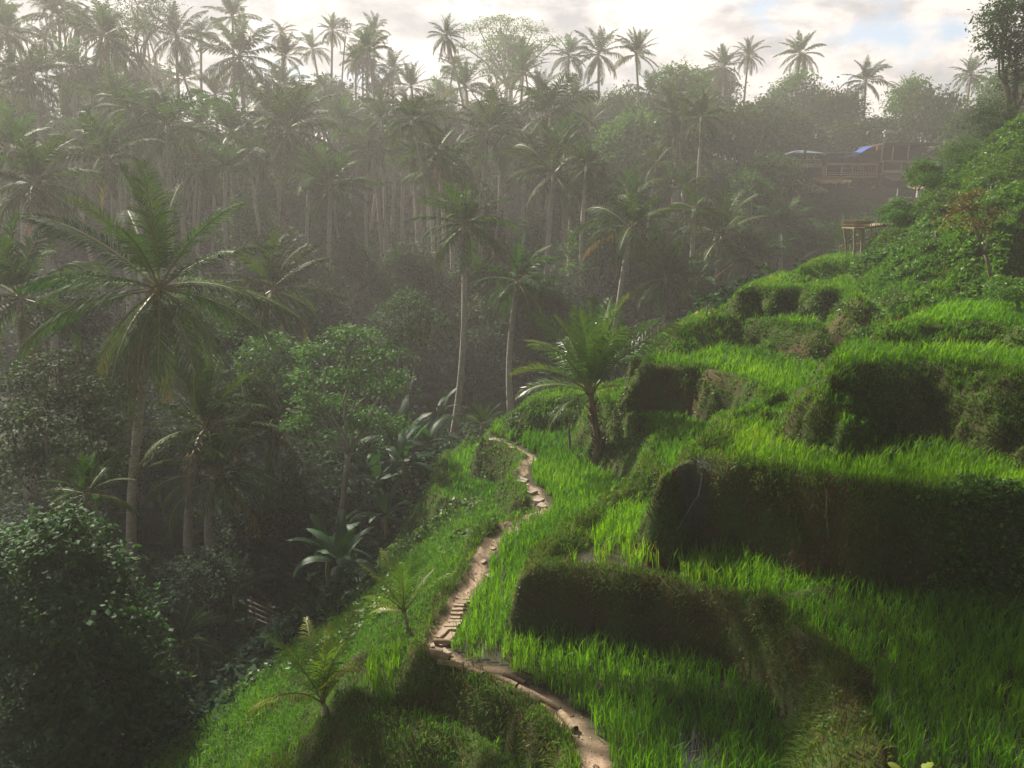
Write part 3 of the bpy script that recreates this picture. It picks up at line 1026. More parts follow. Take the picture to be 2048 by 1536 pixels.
# weeds and ferns rooted in the terrace walls
x, y, r = scatter((-4, 13), (8, 27), 70, 331)
z, k, ins, s_, zx, zy = classify(x, y)
up = (s_ > 1.1) & ((x > 0) | (y > 15)) & (fbm(x * 1.1 + z, y * 1.1 - z, 332, 3) > 0.10) & (pick(wet, x, y) < 0.1) & (pdist(x, y, PATH) > 0.4)
V, Q, tn = herb_layer(x[up], y[up], 12, 0.055, 0.16, 333, 0.4)
stuff('wall_weeds', mesh_np('wall_weeds', V, [Q], M_HERB, tone=tn), 'small weeds and ferns rooted in the terrace walls', 'weeds')

x, y, r = scatter((-8, 2), (9, 29), 14, 321)
z, k, ins, s_, zx, zy = classify(x, y)
up = (k < 0) & (fbm(x * 0.45, y * 0.45, 322, 2) + np.clip((y - 17) / 20, 0, .3) > 0.12)
V, Q, tn = herb_layer(x[up], y[up], 14, 0.085, 0.42, 323, 0.5)
stuff('slope_herbs', mesh_np('slope_herbs', V, [Q], M_HERB, tone=tn), 'clumps of leafy weeds dotted over the grass slope below the path', 'weeds')

# forest undergrowth in the gorge and on the far slope
def under(xr, yr, dens, size, bush, nleaf, seed):
    x, y, r = scatter(xr, yr, dens, seed, inside=False)
    ok = ~((x > 22) & (x < 56) & (y > 89.5) & (y < 99))
    x, y = x[ok], y[ok]
    bh = np.clip(0.35 + 1.0 * fbm(x * 0.22, y * 0.22, seed, 3), 0.06, 1.2) * bush
    X, Y, B = np.repeat(x, nleaf), np.repeat(y, nleaf), np.repeat(bh, nleaf)
    th = r.uniform(0, 2 * np.pi, len(X))
    rr = np.sqrt(r.uniform(0, 1, len(X))) * (size * 2 + 0.3 * B)
    X, Y = X + np.cos(th) * rr, Y + np.sin(th) * rr
    Z = G(X, Y) + B * r.beta(2.2, 1.2, len(X))
    D, S = rand_dirs(r, len(X), up=0.1)
    L = size * r.uniform(0.5, 1.5, len(X))
    tn_ = np.clip(0.4 + 0.7 * fbm(X * 0.3, Y * 0.3, seed + 9, 2) + r.normal(0, 0.22, len(X)), 0, 1)
    V, Q, tn = leafquads(np.stack([X, Y, Z], 1), D, S, L, L * 0.5, 0.3, tn_, seed)
    return V, Q, tn


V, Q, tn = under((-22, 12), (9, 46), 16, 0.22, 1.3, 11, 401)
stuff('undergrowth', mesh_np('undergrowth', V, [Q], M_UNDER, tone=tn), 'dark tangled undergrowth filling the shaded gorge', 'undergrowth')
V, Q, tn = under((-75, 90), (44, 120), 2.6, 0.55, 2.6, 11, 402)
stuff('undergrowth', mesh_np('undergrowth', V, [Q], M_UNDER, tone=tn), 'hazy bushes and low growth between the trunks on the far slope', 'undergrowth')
# ------------------------------------------------------------------ palms
def frond_geo(L, e0, curl, npair, ll, wl, hang, seed, vee=0.25, dry=0.0, s0=0.16):
    """one feather leaf growing in the xz plane from the origin"""
    r = np.random.default_rng(seed)
    K = 13
    s = np.linspace(0, 1, K)
    a = e0 - curl * s ** r.uniform(1.15, 1.9)
    bendy = r.normal(0, 0.22)
    dx, dz, dy = np.cos(a), np.sin(a), bendy * s
    seg = L / (K - 1)
    C = np.zeros((K, 3))
    C[1:, 0] = np.cumsum((dx[:-1] + dx[1:]) / 2) * seg
    C[1:, 2] = np.cumsum((dz[:-1] + dz[1:]) / 2) * seg
    C[1:, 1] = np.cumsum((dy[:-1] + dy[1:]) / 2) * seg
    Tn = np.stack([dx, dy, dz], 1)
    Tn /= np.linalg.norm(Tn, axis=1)[:, None]
    sd = np.cross(np.array([0, 0, 1.0]), Tn)
    sd[np.linalg.norm(sd, axis=1) < 1e-3] = [0, 1, 0]
    sd = np.array([0, 1, 0]) + 0 * sd
    sd = sd - Tn * (sd * Tn).sum(1)[:, None]
    sd /= np.linalg.norm(sd, axis=1)[:, None]
    # twist of the whole blade
    tw = r.normal(0, 0.5) * s
    nm_ = np.cross(Tn, sd)
    sd, nm_ = (sd * np.cos(tw)[:, None] + nm_ * np.sin(tw)[:, None]), (nm_ * np.cos(tw)[:, None] - sd * np.sin(tw)[:, None])
    # stalk: triangular tube
    rad = L * 0.011 * (1 - 0.85 * s) + L * 0.001
    rv, rf = [], []
    for i in range(K):
        for ang in (0.5, 2.6, 4.7):
            rv.append(C[i] + (sd[i] * math.cos(ang) + nm_[i] * math.sin(ang)) * rad[i] * (1.6 if i == 0 else 1))
    for i in range(K - 1):
        for j in range(3):
            j2 = (j + 1) % 3
            rf.append((i * 3 + j, i * 3 + j2, (i + 1) * 3 + j2, (i + 1) * 3 + j))
    # leaflets
    t = np.linspace(s0, 0.995, npair)
    t = np.concatenate([t, t + 0.4 / npair])
    t = np.clip(t + r.normal(0, 0.25 / npair, len(t)), s0, 1)
    sg = np.concatenate([np.ones(npair), -np.ones(npair)])

    def it(A):
        return np.stack([np.interp(t, s, A[:, i]) for i in range(3)], 1)

    B, TT, SS, NN = it(C), it(Tn), it(sd), it(nm_)
    f = 0.52 + 0.55 * t + r.normal(0, 0.10, len(t))          # forward lean
    D = SS * (sg * np.cos(f))[:, None] * 1.0 + TT * np.sin(f)[:, None] + NN * vee
    D /= np.linalg.norm(D, axis=1)[:, None]
    u = (t - s0) / (1 - s0)
    ln = ll * L * (0.45 + 0.55 * np.sin(np.pi * np.clip(u * 0.85 + 0.12, 0, 1))) * (1 - 0.45 * u ** 4) * r.uniform(0.88, 1.1, len(t))
    hg = hang * r.uniform(0.6, 1.4, len(t))
    M_ = B + D * (ln * 0.5)[:, None] + np.array([0, 0, -1.0]) * (ln * 0.12 * hg)[:, None]
    D2 = D + np.array([0, 0, -1.0]) * (0.9 * hg)[:, None]
    D2 /= np.linalg.norm(D2, axis=1)[:, None]
    Tp = M_ + D2 * (ln * 0.52)[:, None]
    wv = TT * (wl * L * 0.5)
    V = np.stack([B - wv * 0.7, B + wv * 0.7, M_ - wv, M_ + wv, Tp], 1).reshape(-1, 3)
    nb = len(rv)
    b0 = np.arange(len(t))[:, None] * 5 + nb
    Q = b0 + np.array([[0, 1, 3, 2]])
    Tt = b0 + np.array([[2, 3, 4]])
    base = np.clip(r.uniform(0.1, 0.65) + dry, 0, 1)
    tl = np.repeat(np.clip(base + 0.22 * u ** 2 + r.normal(0, 0.06, len(t)), 0, 1), 5)
    tone = np.concatenate([np.full(nb, 0.5), tl])
    return np.concatenate([np.array(rv), V]), [np.array(rf), Q, Tt], [1, 0, 0], tone


def rotz(V, a, tilt=0.0):
    c, s = math.cos(a), math.sin(a)
    V = V @ np.array([[c, s, 0], [-s, c, 0], [0, 0, 1]])
    return V


def join_geo(geos):
    vs, ton, b = [], [], 0
    fs, mi = [], []
    for V, F, I, t in geos:
        vs.append(V)
        ton.append(t)
        for f, i in zip(F, I):
            fs.append(f + b)
            mi.append(i)
        b += len(V)
    return np.concatenate(vs), fs, mi, np.concatenate(ton)


def crown_mesh(name, nf, npair, ll, wl, e_hi, e_lo, curl, hang, seed, skirt=0, mat=None, nuts=0):
    """coconut crown with frond length 1"""
    r = np.random.default_rng(seed)
    geos = []
    for i in range(nf):
        t = i / (nf - 1)
        e0 = R(e_hi + (e_lo - e_hi) * t ** 0.9 + r.normal(0, 6))
        g = frond_geo(r.uniform(0.85, 1.08) * (0.82 + 0.18 * min(1, t * 3)), e0, R(curl * (0.6 + 0.6 * t) * r.uniform(0.7, 1.3)), npair, ll, wl,
                      hang * (0.5 + t), seed * 100 + i, 0.3 - 0.25 * t, 0.3 if t > 0.9 else (0.12 if t > 0.7 else 0))
        a = i * 2.39996 + r.normal(0, 0.25)
        geos.append((rotz(g[0], a) + np.array([0, 0, -0.05 * t]), g[1], g[2], g[3]))
    for i in range(skirt):
        g = frond_geo(r.uniform(0.55, 0.8), R(-60 + r.normal(0, 8)), R(28), npair, ll * 0.8, wl, 1.2, seed * 100 + 60 + i, 0, 1.0)
        geos.append((rotz(g[0], r.uniform(0, 6.28)) + np.array([0, 0, -0.08]), g[1], [2 if k == 0 else k for k in g[2]], g[3]))
    V, F, I, tn = join_geo(geos)
    mats = [mat or M_PALM, M_RACHIS, M_DRYF]
    return mesh_np(name, V, F, mats, I, tn)


CROWNS = [
    crown_mesh('crown', 30, 30, 0.23, 0.031, 88, -34, 62, 1.0, 1),
    crown_mesh('crown', 25, 30, 0.24, 0.031, 86, -26, 70, 1.1, 2),
    crown_mesh('crown', 32, 30, 0.22, 0.031, 88, -46, 55, 1.2, 3, skirt=3),
    crown_mesh('crown', 24, 30, 0.24, 0.031, 84, -18, 78, 1.0, 4),
    crown_mesh('crown', 34, 30, 0.23, 0.031, 89, -54, 50, 1.3, 5, skirt=4),
    crown_mesh('crown', 26, 30, 0.22, 0.029, 88, -6, 45, 0.7, 6),
    crown_mesh('crown', 15, 30, 0.23, 0.031, 80, -30, 85, 1.2, 7, skirt=2),
    crown_mesh('crown', 38, 30, 0.21, 0.029, 89, -62, 58, 1.3, 8, skirt=6),
    crown_mesh('crown', 20, 30, 0.26, 0.031, 87, 10, 62, 1.1, 9),
    crown_mesh('crown', 28, 30, 0.20, 0.029, 86, -50, 90, 0.9, 10, skirt=3),
]


def trunk_mesh(base, top, rad, seed, nseg=9, sides=8, sway=0.05, name='trunk', mat=None):
    """local mesh of a palm stem from the origin to top - base"""
    r = random.Random(seed)
    d = top - base
    Lh = d.length
    sx, sy = r.uniform(-sway, sway) * Lh, r.uniform(-sway, sway) * Lh
    pts, rads = [], []
    for i in range(nseg + 1):
        t = i / nseg
        w = math.sin(math.pi * t)
        lean = t ** 1.3
        pts.append(Vector((d.x * lean + sx * w * (1 - .3 * t), d.y * lean + sy * w, d.z * t)))
        rads.append(rad * (1.0 - 0.35 * t) * (1 + 0.75 * math.exp(-t * 14)))
    pts[0] = pts[0] + Vector((0, 0, -0.4))
    mb = MB()
    mb.tube(pts, rads, sides, True, 0.04, r)
    return mb.mesh(name, mat or M_TRUNK, True)


PALMS = []


def palm(u, v, rpx, Y, label, base=None, kind=0, group='tall coconut palms of the forest', trad=None, turn=None, name='coconut_palm', Lmul=1.12, sq=1.0):
    """crown centre at photo pixel (u, v) seen at distance Y, frond reach rpx"""
    top = at_y(u, v, Y)
    if base is None:
        rr = random.Random(int(u * 7 + v))
        bx, by = top.x + rr.uniform(-.05, .05) * 14, Y + rr.uniform(-1, 1)
    else:
        bx, by = at_y(base[0], base[1], Y).x, Y
    bz = gz(bx, by)
    L = rpx * Y / FPX * Lmul
    b = Vector((bx, by, bz))
    if top.z - bz < 2.0:
        b.z = top.z - 2.0
    e = empty(name, b, label, 'palm tree', group)
    link('trunk', trunk_mesh(b, top, trad or (0.085 + 0.035 * min(L, 4)), int(u * 13 + v)), e)
    c = link('crown', CROWNS[kind % len(CROWNS)], e, top - b, (turn if turn is not None else (u * 0.37 + v * 0.11) % 6.28))
    c.scale = (L, L, L * sq)
    rr = random.Random(int(u * 3 + v * 5))
    c.rotation_euler = (rr.uniform(-.2, .2), rr.uniform(-.2, .2), c.rotation_euler[2])
    return e


# palms standing against the sky, left to right
SKYG = 'coconut palms rising against the sky'
for a in [
    (12, 60, 66, 75, 'dark coconut palm cut by the left edge against the sky', None, 2),
    (118, 32, 62, 80, 'open spidery coconut palm with lit stem near the top left corner', None, 1),
    (208, 70, 72, 70, 'dense dark coconut palm touching the top edge beside the feathery tree', None, 4),
    (352, 70, 66, 84, 'shaggy coconut palm right of the feathery tree at the top edge', None, 2),
    (465, 32, 50, 88, 'tall shaggy palm isolated in the bright sky gap at upper left', (462, 200), 5),
    (478, 112, 82, 80, 'broad low coconut crown under the tall isolated shaggy palm', None, 4),
    (625, 97, 36, 110, 'small lone palm with thin curved stem against pale cloud', (640, 170), 1),
    (735, 92, 36, 105, 'bushy palm top with drooping fronds right of the tufted tree', None, 4),
    (712, 120, 34, 100, 'lower palm crown touching the bushy drooping palm top', None, 2),
    (783, 140, 42, 100, 'upright palm crown left of the big pale sky gap', None, 5),
    (822, 172, 50, 95, 'upright palm crown with hanging fronds edging the pale sky gap', None, 5),
    (930, 172, 56, 95, 'spiky palm with two level fronds below the umbrella tree', None, 5),
    (1046, 148, 52, 98, 'dense spiky palm in front of the umbrella tree stem', None, 5),
    (1138, 112, 46, 105, 'ragged pale palm just left of the tall starry palm', None, 0),
    (1197, 106, 56, 110, 'tall starry palm with thin stem right of the umbrella tree', (1197, 200), 2),
    (1298, 185, 48, 100, 'spreading palm breaking the skyline in the central dip', None, 1),
    (1385, 182, 52, 115, 'pale fuzzy palm on the skyline left of the twin palms', None, 1),
    (1448, 132, 42, 120, 'stocky left palm of the twin palms on the ridge', None, 4),
    (1497, 110, 36, 122, 'slim right palm of the twin palms with bare curved stem', (1498, 180), 0),
    (1601, 106, 44, 120, 'tall solitary palm over the dark rounded trees of the ridge', (1600, 190), 2),
    (1731, 162, 48, 115, 'wide starry palm directly above the blue tarpaulin', (1735, 230), 1),
    (1812, 186, 38, 120, 'small faint palm right of the wide starry palm', None, 0),
    (1942, 148, 40, 110, 'dark palm on the skyline left of the leaning hill tree', None, 0),
    (1828, 232, 44, 108, 'ragged palm with hanging pale fronds above the plank roofed hut', None, 4),
    (985, 205, 48, 92, 'low palm crown under the spiky pair below the umbrella tree', None, 0),
]:
    palm(a[0], a[1], a[2], a[3], a[4], a[5], a[6], SKYG)

# palms inside the hazy forest
for a in [
    (60, 150, 78, 66, 'large hazy palm just below the dark palm at the left edge', None, 0),
    (150, 135, 66, 72, 'hazy palm beneath the open spidery palm', None, 2),
    (335, 250, 100, 54, 'big palm with straight radiating stalks above the huge near palm', (335, 420), 3),
    (215, 320, 110, 48, 'palm with yellowed outer fronds left of the straight stalked palm', (230, 480), 1),
    (66, 365, 120, 42, 'dark shaded palm at left with a thick bare stem', (64, 480), 2),
    (20, 300, 100, 52, 'hazy palm half hidden behind the dark shaded palm', None, 0),
    (462, 270, 95, 62, 'hazy palm with slender stem left of the big central palm', (452, 455), 0),
    (575, 255, 112, 62, 'big central palm with hanging fronds and a long pale stem', (556, 520), 2),
    (660, 372, 92, 55, 'palm leaning right above the long white stem to the valley', (648, 650), 0),
    (745, 285, 70, 72, 'palm with gently curved pale stem in mid forest', (770, 575), 1),
    (815, 262, 66, 76, 'palm over two nearly touching parallel stems', (806, 450), 0),
    (838, 250, 60, 74, 'palm with vertical stem right of the parallel stems', (835, 485), 4),
    (893, 345, 92, 58, 'spreading palm with arched fronds over a clean vertical stem', (898, 620), 3),
    (975, 262, 88, 68, 'hazy broad palm with short visible lit stem', (958, 395), 0),
    (1102, 225, 92, 72, 'hazy palm with level fronds above the wide drooping palm', None, 3),
    (1108, 345, 108, 60, 'wide drooping palm over a straight stem in the centre', (1099, 530), 1),
    (1262, 455, 108, 48, 'umbrella shaped palm with leaning stem over the young coconut palm', (1222, 655), 3),
    (1262, 395, 66, 58, 'palm close behind the umbrella shaped palm', (1238, 600), 0),
    (928, 448, 100, 40, 'palm with white lit stem reaching down to the banana plants', (905, 815), 0),
    (1035, 562, 100, 42, 'low full palm behind the young coconut palm at centre', (1025, 740), 1),
    (1330, 555, 78, 46, 'thin stemmed palm left of the papaya tree', (1320, 705), 4),
    (1395, 560, 60, 50, 'slanting thin palm behind the papaya tree', (1385, 660), 2),
    (1360, 310, 84, 78, 'hazy palm among the tall round trees at centre right', None, 0),
    (1445, 470, 110, 56, 'broad dim palm left of the lookout platform', None, 1),
    (1515, 520, 90, 54, 'drooping dim palm above the top of the terraces', None, 3),
    (1560, 455, 70, 66, 'dim palm beneath the lower left hut', None, 0),
    (1680, 500, 78, 60, 'dim palm between the huts and the lookout platform', None, 1),
    (545, 575, 120, 36, 'palm with white arched frond and hanging dead leaves', (570, 720), 4),
    (40, 590, 170, 30, 'large palm at the left edge with silvery arched fronds', (30, 760), 1),
    (410, 850, 165, 27.5, 'dark lush palm in the shadow below the huge near palm', (380, 1110), 5),
    (548, 850, 120, 29, 'palm with short pale stem left of the light green tree', (538, 960), 3),
    (428, 950, 150, 26.5, 'palm with brown drooping fronds over a thin dark stem', (438, 1220), 3),
    (172, 985, 100, 19, 'small dark palm standing over the vine covered mass', (186, 1200), 5),
    (965, 850, 52, 30, 'low stemless palm tuft at the forest edge above the path', (962, 880), 5),
    (360, 1290, 110, 18.5, 'low palm sprouting behind the vine covered mass', (350, 1330), 3),
]:
    palm(a[0], a[1], a[2], a[3], a[4], a[5], a[6], 'coconut palms in the hazy forest')

# bare lit stems whose crowns are lost among others
for a in [(735, 300, 735, 600, 70, 0), (790, 280, 786, 560, 80, 2), (860, 300, 862, 560, 82, 1), (1010, 330, 1018, 560, 85, 0), (620, 330, 616, 600, 66, 2),
          (1160, 340, 1152, 560, 85, 4), (1180, 250, 1180, 480, 92, 0), (520, 300, 500, 560, 72, 1), (690, 240, 700, 520, 84, 0), (1230, 290, 1240, 520, 88, 2),
          (400, 300, 395, 540, 72, 0), (280, 200, 290, 480, 78, 4), (1050, 300, 1046, 560, 90, 1), (905, 260, 915, 520, 92, 2), (560, 170, 560, 420, 95, 0),
          (640, 210, 640, 430, 98, 1), (760, 200, 765, 430, 98, 2), (870, 235, 872, 450, 100, 0), (430, 190, 432, 420, 92, 2), (1290, 260, 1300, 480, 96, 0),
          (130, 240, 140, 480, 74, 1), (250, 110, 250, 380, 86, 0), (1420, 250, 1425, 480, 95, 4), (1080, 190, 1080, 420, 98, 5), (1150, 200, 1150, 420, 100, 0)]:
    palm(a[0], a[1], 54, a[4], 'indistinct hazy palm merged with its neighbours in the middle of the forest', (a[2], a[3]), a[5],
         'hazy palms merged into the forest mass')


# ------------------------------------------------------------------ palms close by, every frond a part
def near_palm(base, top, L, nf, label, seed, e_hi=84, e_lo=-30, curl=60, npair=46, mat=None, ll=0.2, wl=0.011, trad=0.13, hang=0.9, special=None, nuts=0,
              name='coconut_palm', vee=0.3, sway=0.04, bark=None):
    r = random.Random(seed)
    e = empty(name, base, label, 'palm tree')
    link('trunk', trunk_mesh(base, top, trad, seed, 12, 12, sway, mat=bark), e)
    if bark is not None:
        mb = MB()
        d = top - base
        for j in range(36):
            t = r.uniform(0.05, 1.0)
            a = r.uniform(0, 6.28)
            rr_ = trad * (1.25 - 0.3 * t)
            c_ = Vector((d.x * t ** 1.3 + math.cos(a) * rr_ * .8, d.y * t ** 1.3 + math.sin(a) * rr_ * .8, d.z * t))
            mb.tube([c_, c_ + Vector((math.cos(a) * rr_ * .9, math.sin(a) * rr_ * .9, 0.16)), c_ + Vector((math.cos(a) * rr_ * 1.3, math.sin(a) * rr_ * 1.3, 0.14 + r.uniform(-.1, .12)))], [0.03, 0.02, 0.006], 4)
        mb.build('leaf_base', bark, e)
    mats = [mat or M_PALM, M_RACHIS, M_DRYF]
    loc = top - base
    for i in range(nf):
        t = i / max(1, nf - 1)
        az = i * 2.39996 + r.gauss(0, 0.2) + seed
        e0 = e_hi + (e_lo - e_hi) * t ** 0.9 + r.gauss(0, 5)
        cu = curl * (0.6 + 0.6 * t) * r.uniform(0.75, 1.25)
        Lf = L * r.uniform(0.88, 1.06) * (0.85 + 0.15 * min(1, 3 * t))
        dry = 0.35 if t > 0.92 else (0.15 if t > 0.7 else 0.0)
        V, F, I, tn = frond_geo(Lf, R(e0), R(cu), npair, ll, wl, hang * (0.5 + 0.9 * t), seed * 50 + i, vee * (1 - 0.8 * t), dry)
        link('frond', mesh_np('frond', V, F, mats, I, tn), e, loc + Vector((0, 0, -0.02 * L * t)), az)
    for j, (az, e0, cu, Lf, dry) in enumerate(special or []):
        V, F, I, tn = frond_geo(Lf, R(e0), R(cu), npair, ll, wl, hang, seed * 50 + 40 + j, vee, dry)
        link('frond', mesh_np('frond', V, F, mats, I, tn), e, loc, R(az))
    for j in range(nuts):
        a = r.uniform(0, 6.28)
        bm_me = NUT
        o = link('coconut', bm_me, e, loc + Vector((math.cos(a) * 0.2, math.sin(a) * 0.2, -0.12 - r.uniform(0, 0.28))))
        o.rotation_euler = (r.uniform(-.5, .5), r.uniform(-.5, .5), a)
    return e


def ico(name, mat, sx, sy, sz, sub=2):
    import bmesh
    bm = bmesh.new()
    bmesh.ops.create_icosphere(bm, subdivisions=sub, radius=1)
    for v_ in bm.verts:
        k_ = 1 + 0.06 * math.sin(3 * math.atan2(v_.co.y, v_.co.x))
        v_.co = Vector((v_.co.x * sx * k_, v_.co.y * sy * k_, v_.co.z * sz * (1 + 0.1 * v_.co.z)))
    me = bpy.data.meshes.new(name)
    bm.to_mesh(me)
    bm.free()
    me.materials.append(mat)
    me.polygons.foreach_set('use_smooth', [True] * len(me.polygons))
    return me


NUT = ico('coconut', M_NUT, 0.11, 0.11, 0.14)

# the huge near palm at left
tp = at_y(318, 575, 25)
bs = at_y(262, 1135, 25)
bs.z = gz(bs.x, 25)
near_palm(bs, tp, 4.4, 25, 'huge near coconut palm with yellow drooping fronds and a cluster of nuts', 3, 86, -46, 48, 72, M_PALM, 0.235, 0.0105, 0.17, 1.0,
          [(-110, -52, 25, 3.6, 0.42), (-70, -48, 22, 3.5, 0.3), (170, 8, 45, 4.2, 0.1), (-5, 12, 60, 3.6, 0.3)], 14)

# the young coconut palm in the middle of the terraces
bs = hit(1198, 905)
tp = at_y(1180, 785, bs.y + 0.1)
near_palm(bs, tp, 2.85, 13, 'young coconut palm leaning over the paddies with silvery upright fronds', 11, 88, 52, 42, 66, M_CPALM, 0.27, 0.012, 0.11, 0.55,
          [(186, 38, 62, 2.3, 0.35), (176, 22, 66, 2.1, 0.2), (200, -8, 55, 1.5, 0.3), (15, 50, 55, 2.2, 0.0), (150, 62, 60, 2.3, 0.1), (-25, 25, 25, 0.9, 0.7)], 0, 'coconut_palm', 0.35, 0.10, M_SHAG)

# two seedlings on the grass slope
bs = hit(815, 1268)
near_palm(bs, bs + Vector((-0.06, 0.05, 0.42)), 1.4, 7, 'slim young palm seedling with one yellow lit leaf beside the steps', 15, 88, 55, 34, 34, M_YPALM, 0.20, 0.013, 0.045, 0.7,
          [(150, 55, 50, 0.95, 0.35), (120, 72, 30, 1.05, 0.1), (30, 58, 40, 0.95, 0.2), (188, 30, 40, 0.7, 0.5), (172, 8, 50, 0.75, 0.8)], 0, 'palm_seedling')
bs = hit(650, 1425)
near_palm(bs, bs + Vector((-0.02, 0.02, 0.16)), 1.55, 8, 'bushy bright palm seedling low on the grass slope above the bamboo pole', 19, 88, 55, 40, 34, M_YPALM, 0.24, 0.013, 0.05, 0.7,
          [(165, 48, 50, 0.9, 0.2), (100, 75, 35, 1.05, 0.0), (15, 62, 45, 0.95, 0.2), (185, 22, 40, 0.6, 0.6)], 0, 'palm_seedling')


# ------------------------------------------------------------------ broadleaf trees
def limb_tube(mb, a, b, r0, r1, rng, n=6, wob=0.08):
    a, b = Vector(a), Vector(b)
    L = (b - a).length
    pts = []
    for i in range(6):
        t = i / 5
        w = math.sin(math.pi * t) * wob * L
        pts.append(a.lerp(b, t) + Vector((rng.uniform(-w, w), rng.uniform(-w, w), rng.uniform(-w, w) + w * 0.5)))
    mb.tube(pts, [r0 + (r1 - r0) * i / 5 for i in range(6)], n, True)


def crown_leaves(lumps, ncl, nleaf, leaf, seed, spread=1.0, flat=False, shell=0.55, wr=0.5, droop=0.15):
    """leaf clumps spread through a set of ellipsoids (x, y, z, rx, ry, rz)"""
    r = np.random.default_rng(seed)
    L_ = np.array(lumps, float)
    vol = (L_[:, 3] * L_[:, 4] * L_[:, 5]) ** 0.72
    ch = r.choice(len(L_), ncl, p=vol / vol.sum())
    d = r.normal(0, 1, (ncl, 3))
    d /= np.linalg.norm(d, axis=1)[:, None]
    d[:, 2] = np.where((d[:, 2] < -0.3) & (r.uniform(0, 1, ncl) < 0.6), -d[:, 2], d[:, 2])
    rad = (shell + (1 - shell) * r.uniform(0, 1, ncl)) * (1 + 0.14 * r.normal(0, 1, ncl))
    C = L_[ch, :3] + d * rad[:, None] * L_[ch, 3:]
    cr = np.repeat(r.uniform(0.6, 1.5, ncl), nleaf) * leaf * 2.0 * spread
    off = r.normal(0, 1, (ncl * nleaf, 3)) * 0.6
    off[:, 2] *= 0.45 if not flat else 0.2
    P = np.repeat(C, nleaf, 0) + off * cr[:, None]
    out = np.repeat(d, nleaf, 0)
    D, S = rand_dirs(r, len(P), up=0.0, droop=droop)
    D = D + out * 0.55
    D /= np.linalg.norm(D, axis=1)[:, None]
    S = S - D * (S * D).sum(1)[:, None]
    S /= np.linalg.norm(S, axis=1)[:, None] + 1e-9
    ln = leaf * r.uniform(0.6, 1.4, len(P))
    tone = np.clip(np.repeat(r.beta(2, 2, ncl), nleaf) * 0.6 + 0.4 * r.uniform(0, 1, len(P)), 0, 1)
    return leafquads(P, D, S, ln, ln * wr, 0.3, tone, seed), C


def tree_kind(h, r_, nl, seed, ncl=420, nleaf=11, leaf=0.3, mat=None, tall=1.0, trunk_r=None, bark=None, open_=0.0, low=0.35):
    """meshes of a tree with its base at the origin"""
    rng = random.Random(seed)
    lumps = []
    for i in range(nl):
        a = i * 2.39996 + rng.uniform(-.4, .4)
        q_ = math.sqrt((i + 0.3) / nl) * 0.72
        zz = h * (low + (1 - low) * (0.95 - 0.75 * q_ * q_ * rng.uniform(0.5, 1.4)))
        zz = max(h * low, zz - r_ * 0.45 * (1 - open_))
        rr = r_ * rng.uniform(0.34, 0.56) * (1 - 0.35 * open_)
        lumps.append((math.cos(a) * q_ * r_, math.sin(a) * q_ * r_, zz, rr, rr, rr * rng.uniform(0.6, 0.95) * tall))
    (V, Q, tn), C = crown_leaves(lumps, ncl, nleaf, leaf, seed, 1.0)
    crown = mesh_np('crown', V, [Q], mat or M_TREE, tone=tn)
    mb = MB()
    tr = trunk_r or h * 0.022
    fork = Vector((rng.uniform(-.05, .05) * h, rng.uniform(-.05, .05) * h, h * low * 0.95))
    limb_tube(mb, (0, 0, -0.5), fork, tr * 1.3, tr * 0.8, rng, 8, 0.03)
    for i, lp in enumerate(lumps):
        limb_tube(mb, fork + Vector((0, 0, -0.1 * i / nl * h)), (lp[0], lp[1], lp[2] + 0.2 * lp[5]), tr * 0.5, tr * 0.12, rng, 5, 0.07)
    for c in C[::max(1, len(C) // 40)]:
        j = min(range(len(lumps)), key=lambda k_: (Vector(lumps[k_][:3]) - Vector(c)).length)
        limb_tube(mb, lumps[j][:3], c, tr * 0.14, tr * 0.04, rng, 4, 0.1)
    return mb.mesh('trunk', bark or M_BARK, True), crown


def plant_tree(kind, loc, s, rz, label, name='tree', group=None, sz=1.0, cat='tree'):
    e = empty(name, loc, label, cat, group, rz)
    a = link('trunk', kind[0], e)
    b = link('crown', kind[1], e)
    a.scale = b.scale = (s, s, s * sz)
    return e


KFAR = [tree_kind(9, 3.4, 9, 51, 420, 10, 0.42), tree_kind(11, 3.0, 9, 52, 420, 10, 0.40, tall=1.2), tree_kind(8, 3.8, 11, 53, 460, 10, 0.42),
        tree_kind(12, 3.6, 8, 54, 360, 10, 0.36, M_LIGHT, bark=M_PBARK, open_=0.6), tree_kind(7, 3.0, 8, 55, 380, 10, 0.40, low=0.15)]


def tree_at(u, vtop, Y, wpx, kind, label, name='tree', sz=1.0, group=None, vbase=None, K=KFAR, hk=(9, 11, 8, 12, 7), rk=(3.4, 3.0, 3.8, 3.6, 3.0)):
    """tree whose top is at photo pixel (u, vtop) and whose crown is about wpx wide"""
    top = at_y(u, vtop, Y)
    g = gz(top.x, Y)
    w = wpx * Y / FPX / 2
    s = w / rk[kind]
    hgt = max(top.z - g, 1.5)
    z = s
    return plant_tree(K[kind], Vector((top.x, Y, g)), s, (u * 0.7 + vtop) % 6.28, label, name, group, hgt / hk[kind] / s)


